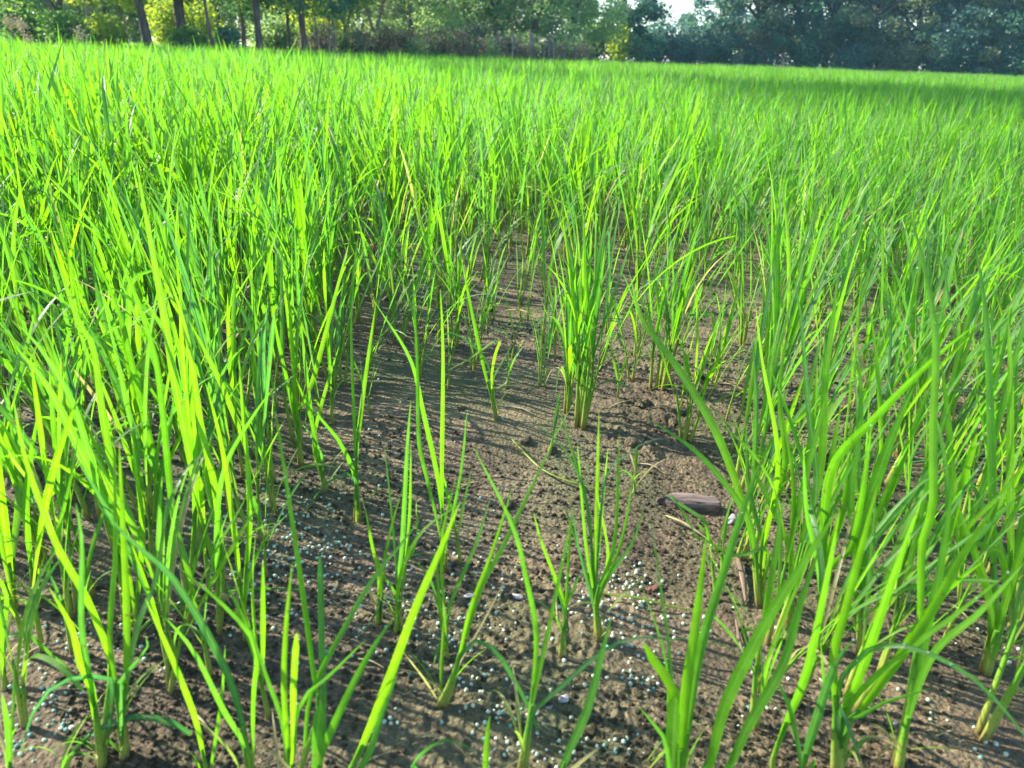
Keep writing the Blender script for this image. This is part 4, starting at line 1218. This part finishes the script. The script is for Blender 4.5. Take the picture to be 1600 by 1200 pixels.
# undergrowth
for k, (px, dist, H_, rd, fo, lab) in enumerate([
        (298, 20.5, .62, .36, 'mid', 'dark low shrub at the foot of the thickest trunk'), (356, 20.8, .62, .36, 'dark', 'dark round shrub between the sapling and the close pair'),
        (105, 20.5, .7, .5, 'mid', 'green shrub under the forked tree'), (165, 21, .8, .5, 'sunny', 'small sunny shrub beside the pale grey trunk'),
        (262, 24, 1.4, .7, 'sunny', 'bright yellow green shrub between slanting and thickest trunks'), (320, 25, 1.6, .8, 'sunny', 'bright leafy shrub behind the thin sapling'),
        (430, 25, 1.1, .7, 'pale', 'pale shrub beyond the close pair of trunks'), (505, 27, 1.6, .9, 'sunny', 'sunlit shrub behind the three pale stakes'),
        (610, 28.5, 1.4, .8, 'pale', 'pale shrub growing through the fence'), (690, 30, 1.3, .9, 'pale', 'wide pale green shrub behind the fence posts'),
        (745, 31, 1.2, .8, 'olive', 'dull brownish shrub behind the fence'), (800, 31, 1.0, .8, 'pale', 'low pale shrub under the feathery tree'),
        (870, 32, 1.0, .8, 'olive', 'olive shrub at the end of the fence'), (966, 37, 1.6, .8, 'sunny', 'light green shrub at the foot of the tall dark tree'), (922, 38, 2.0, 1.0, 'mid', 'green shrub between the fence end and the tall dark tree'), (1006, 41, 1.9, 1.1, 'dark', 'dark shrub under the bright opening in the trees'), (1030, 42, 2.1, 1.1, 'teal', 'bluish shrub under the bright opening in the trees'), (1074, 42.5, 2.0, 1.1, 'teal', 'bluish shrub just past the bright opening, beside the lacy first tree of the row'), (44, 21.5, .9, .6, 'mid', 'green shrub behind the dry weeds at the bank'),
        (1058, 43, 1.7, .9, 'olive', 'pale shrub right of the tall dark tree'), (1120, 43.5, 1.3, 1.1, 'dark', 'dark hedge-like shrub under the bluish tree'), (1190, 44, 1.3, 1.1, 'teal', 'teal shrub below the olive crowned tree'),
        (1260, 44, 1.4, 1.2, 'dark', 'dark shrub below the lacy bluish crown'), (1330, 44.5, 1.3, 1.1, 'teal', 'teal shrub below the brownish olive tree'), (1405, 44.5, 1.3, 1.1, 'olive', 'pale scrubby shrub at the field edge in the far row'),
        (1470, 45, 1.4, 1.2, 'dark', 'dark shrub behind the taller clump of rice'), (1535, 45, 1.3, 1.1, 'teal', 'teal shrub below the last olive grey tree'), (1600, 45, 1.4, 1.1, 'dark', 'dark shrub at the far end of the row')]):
    shrub(lab, px, dist, 100 + k, H_, rd, int(1500 * rd / .7), .13 if dist < 35 else .18, fo, 'shrubs along the field edge')

for k, px in enumerate(range(484, 912, 15)):
    shrub('scrubby low bush tangled in the stakes of the long crooked fence', px + 4 * math.sin(k * 5), float(np.interp(px, [480, 905], [23.8, 29.9])) + .45 * math.sin(k * 2.2), 300 + k,   .5 + .45 * abs(math.sin(k * 1.7)), .45, 600, .09, ['dry', 'olive', 'dry', 'pale'][k % 4], 'bushes tangled in the stake fence')
# stake fence
def fence(name, label, pts, cat='fence'):
    root = empty(name, place_dir(*pts[0][:2]), label, cat)
    b = np.array(root.location)
    r = np.random.default_rng(int(pts[0][0]))
    for (px, dist, hh, rad) in pts:
        p = np.array(place_dir(px, dist)) - b
        e = p + np.array([r.normal(0, .11), r.normal(0, .08), hh])
        mb = MB(); C = catmull([p - np.array([0, 0, .1]), (p + e) / 2 + np.append(r.normal(0, .02, 2), 0), e], 7)
        tube(mb, C, np.linspace(rad, rad * .75, 7), 7)
        mb.build('post', M['wood'], root)
    for f in (.35, .75):
        mb = MB()
        C = catmull([np.array(place_dir(px, dist)) - b + np.array([0, -.05, hh * f]) for (px, dist, hh, rad) in pts[::3] + pts[-1:]], 40)
        tube(mb, C, .012, 5); mb.build('rail', M['wood'], root)
    return root


rf = np.random.default_rng(6)
px = 560.0; fp = []
while px < 905:
    fp.append((px, np.interp(px, [480, 905], [23.6, 29.5]) + rf.normal(0, .12), .50 + .55 * rf.random(), rf.uniform(.018, .050)))
    px += 4 + rf.exponential(7)
fence('stake_fence', 'crooked fence of grey wooden stakes along the field edge', fp)
fence('stake_fence', 'three slim pale stakes in front of the fork-trunk tree', [(501, 23, 1.05, .03), (512, 23.1, 1.0, .025), (524, 23.2, 1.0, .03)])
fence('rail_fence', 'low two-rail wooden fence far behind the slanting trunk', [(160, 29, .8, .03), (178, 29.2, .8, .03), (198, 29.4, .8, .03), (222, 29.6, .8, .03)])

# dry weeds on the bank
for k, (px, dist, hh, lab) in enumerate([(22, 18.6, .72, 'dry straw coloured weed with a fluffy head, nearest the frame edge'), (38, 18.8, .66, 'dry weed with two pale seed heads, in the middle of three'), (128, 19.2, .55, 'lone dry weed before the pale grey trunk')]):
    root = empty('dry_weed', place_dir(px, dist), lab, 'weed')
    mb = MB(); C = catmull([[0, 0, -.03], [.01, 0, hh * .5], [-.02, 0, hh]], 8); tube(mb, C, np.linspace(.013, .008, 8), 6); mb.build('stalk', M['straw'], root)
    rr = np.random.default_rng(k)
    mb = MB()
    c = C[-1] + rr.normal(0, 1, (160, 3)) * np.array([.06, .06, .075])
    leaf_cards(mb, c, .055, rr)
    if k == 1: leaf_cards(mb, C[4] + np.array([.03, 0, 0]) + rr.normal(0, 1, (100, 3)) * np.array([.05, .05, .06]), .055, rr)
    mb.build('seed_head', M['seedhead'], root)

# bank grass beyond the field
BL = bpy.data.collections.new('bank_library')
r6 = np.random.default_rng(15)
for k in range(5):
    mb = MB()
    for _ in range(40):
        a, b = r6.uniform(-.3, .3, 2)
        C, W = grow_leaf(np.array([a, b, 0]), r6.uniform(0, 6.28), r6.uniform(.05, .5), r6.uniform(.10, .26), r6.uniform(.2, 1.4), 5, 0)
        blade(mb, C, W, .014, float(r6.uniform(.3, .95)))
    lib_obj('bank_tuft_%d' % k, mb.mesh('bank_tuft', M['leaf']), BL)
P, RO, SC, IX = [], [], [], []
for _ in range(16000):
    ph = R(-42) + R(84) * r6.random(); e = float(np.interp(ph, PHI, EDGE)); rr = e + .1 + 22 * r6.random() ** 1.6
    x, y = rr * math.sin(ph), rr * math.cos(ph)
    P.append((x, y, float(ground_z(x, y)))); RO.append((0, 0, r6.uniform(0, 6.28))); SC.append(r6.uniform(.3, .8)); IX.append(int(r6.integers(5)))
tag(scatter('bank_grass', P, RO, SC, IX, BL), 'short mixed grass on the bank under the trees', 'grass', kind='stuff')

# ------------------------------------------------------------------ air
hz = bpy.data.meshes.new('haze')
X0, X1, Y0, Y1, Z0, Z1 = -420, 420, -420, 420, -1.2, 18
hz.from_pydata([(X0, Y0, Z0), (X1, Y0, Z0), (X1, Y1, Z0), (X0, Y1, Z0), (X0, Y0, Z1), (X1, Y0, Z1), (X1, Y1, Z1), (X0, Y1, Z1)], [],
               [(3, 2, 1, 0), (4, 5, 6, 7), (0, 1, 5, 4), (1, 2, 6, 5), (2, 3, 7, 6), (3, 0, 4, 7)])
ho = bpy.data.objects.new('haze', hz); COL.objects.link(ho); tag(ho, 'thin morning haze over the field and trees', 'haze', kind='stuff')
m, nt, nd, lk = new_mat('haze'); o_ = N(nd, 'ShaderNodeOutputMaterial'); pv = N(nd, 'ShaderNodeVolumePrincipled')
pv.inputs['Color'].default_value = (.42, .80, 1, 1); pv.inputs['Density'].default_value = .0008
lk.new(pv.outputs[0], o_.inputs['Volume']); hz.materials.append(m)

# ------------------------------------------------------------------ light
SUN_AZ, SUN_EL = R(-70), R(33)       # azimuth from +Y, towards +X
sd = Vector((math.sin(SUN_AZ) * math.cos(SUN_EL), math.cos(SUN_AZ) * math.cos(SUN_EL), math.sin(SUN_EL)))
sl = bpy.data.lights.new('sun', 'SUN'); sl.energy = 4.6; sl.angle = R(.53); sl.color = (1, .93, .80)
so = bpy.data.objects.new('sun', sl); so.rotation_euler = sd.to_track_quat('Z', 'Y').to_euler(); COL.objects.link(so)
w = bpy.data.worlds.new('World'); scene.world = w; w.use_nodes = True
wn, wl = w.node_tree.nodes, w.node_tree.links
wn.clear()
wo, bg, sk = wn.new('ShaderNodeOutputWorld'), wn.new('ShaderNodeBackground'), wn.new('ShaderNodeTexSky')
sk.sky_type = 'NISHITA'; sk.sun_disc = False; sk.sun_elevation = SUN_EL; sk.sun_rotation = SUN_AZ; sk.dust_density = .4; sk.ozone_density = 2.0
bg.inputs[1].default_value = .15
wl.new(sk.outputs[0], bg.inputs[0]); wl.new(bg.outputs[0], wo.inputs[0])

vs = scene.view_settings
vs.view_transform = 'Standard'; vs.look = 'None'; vs.gamma = 1.0; vs.exposure = 1.75
cy = scene.cycles
cy.max_bounces = 8; cy.diffuse_bounces = 4; cy.glossy_bounces = 3; cy.transmission_bounces = 6; cy.transparent_max_bounces = 6
cy.use_denoising = True
cy.sample_clamp_indirect = 6
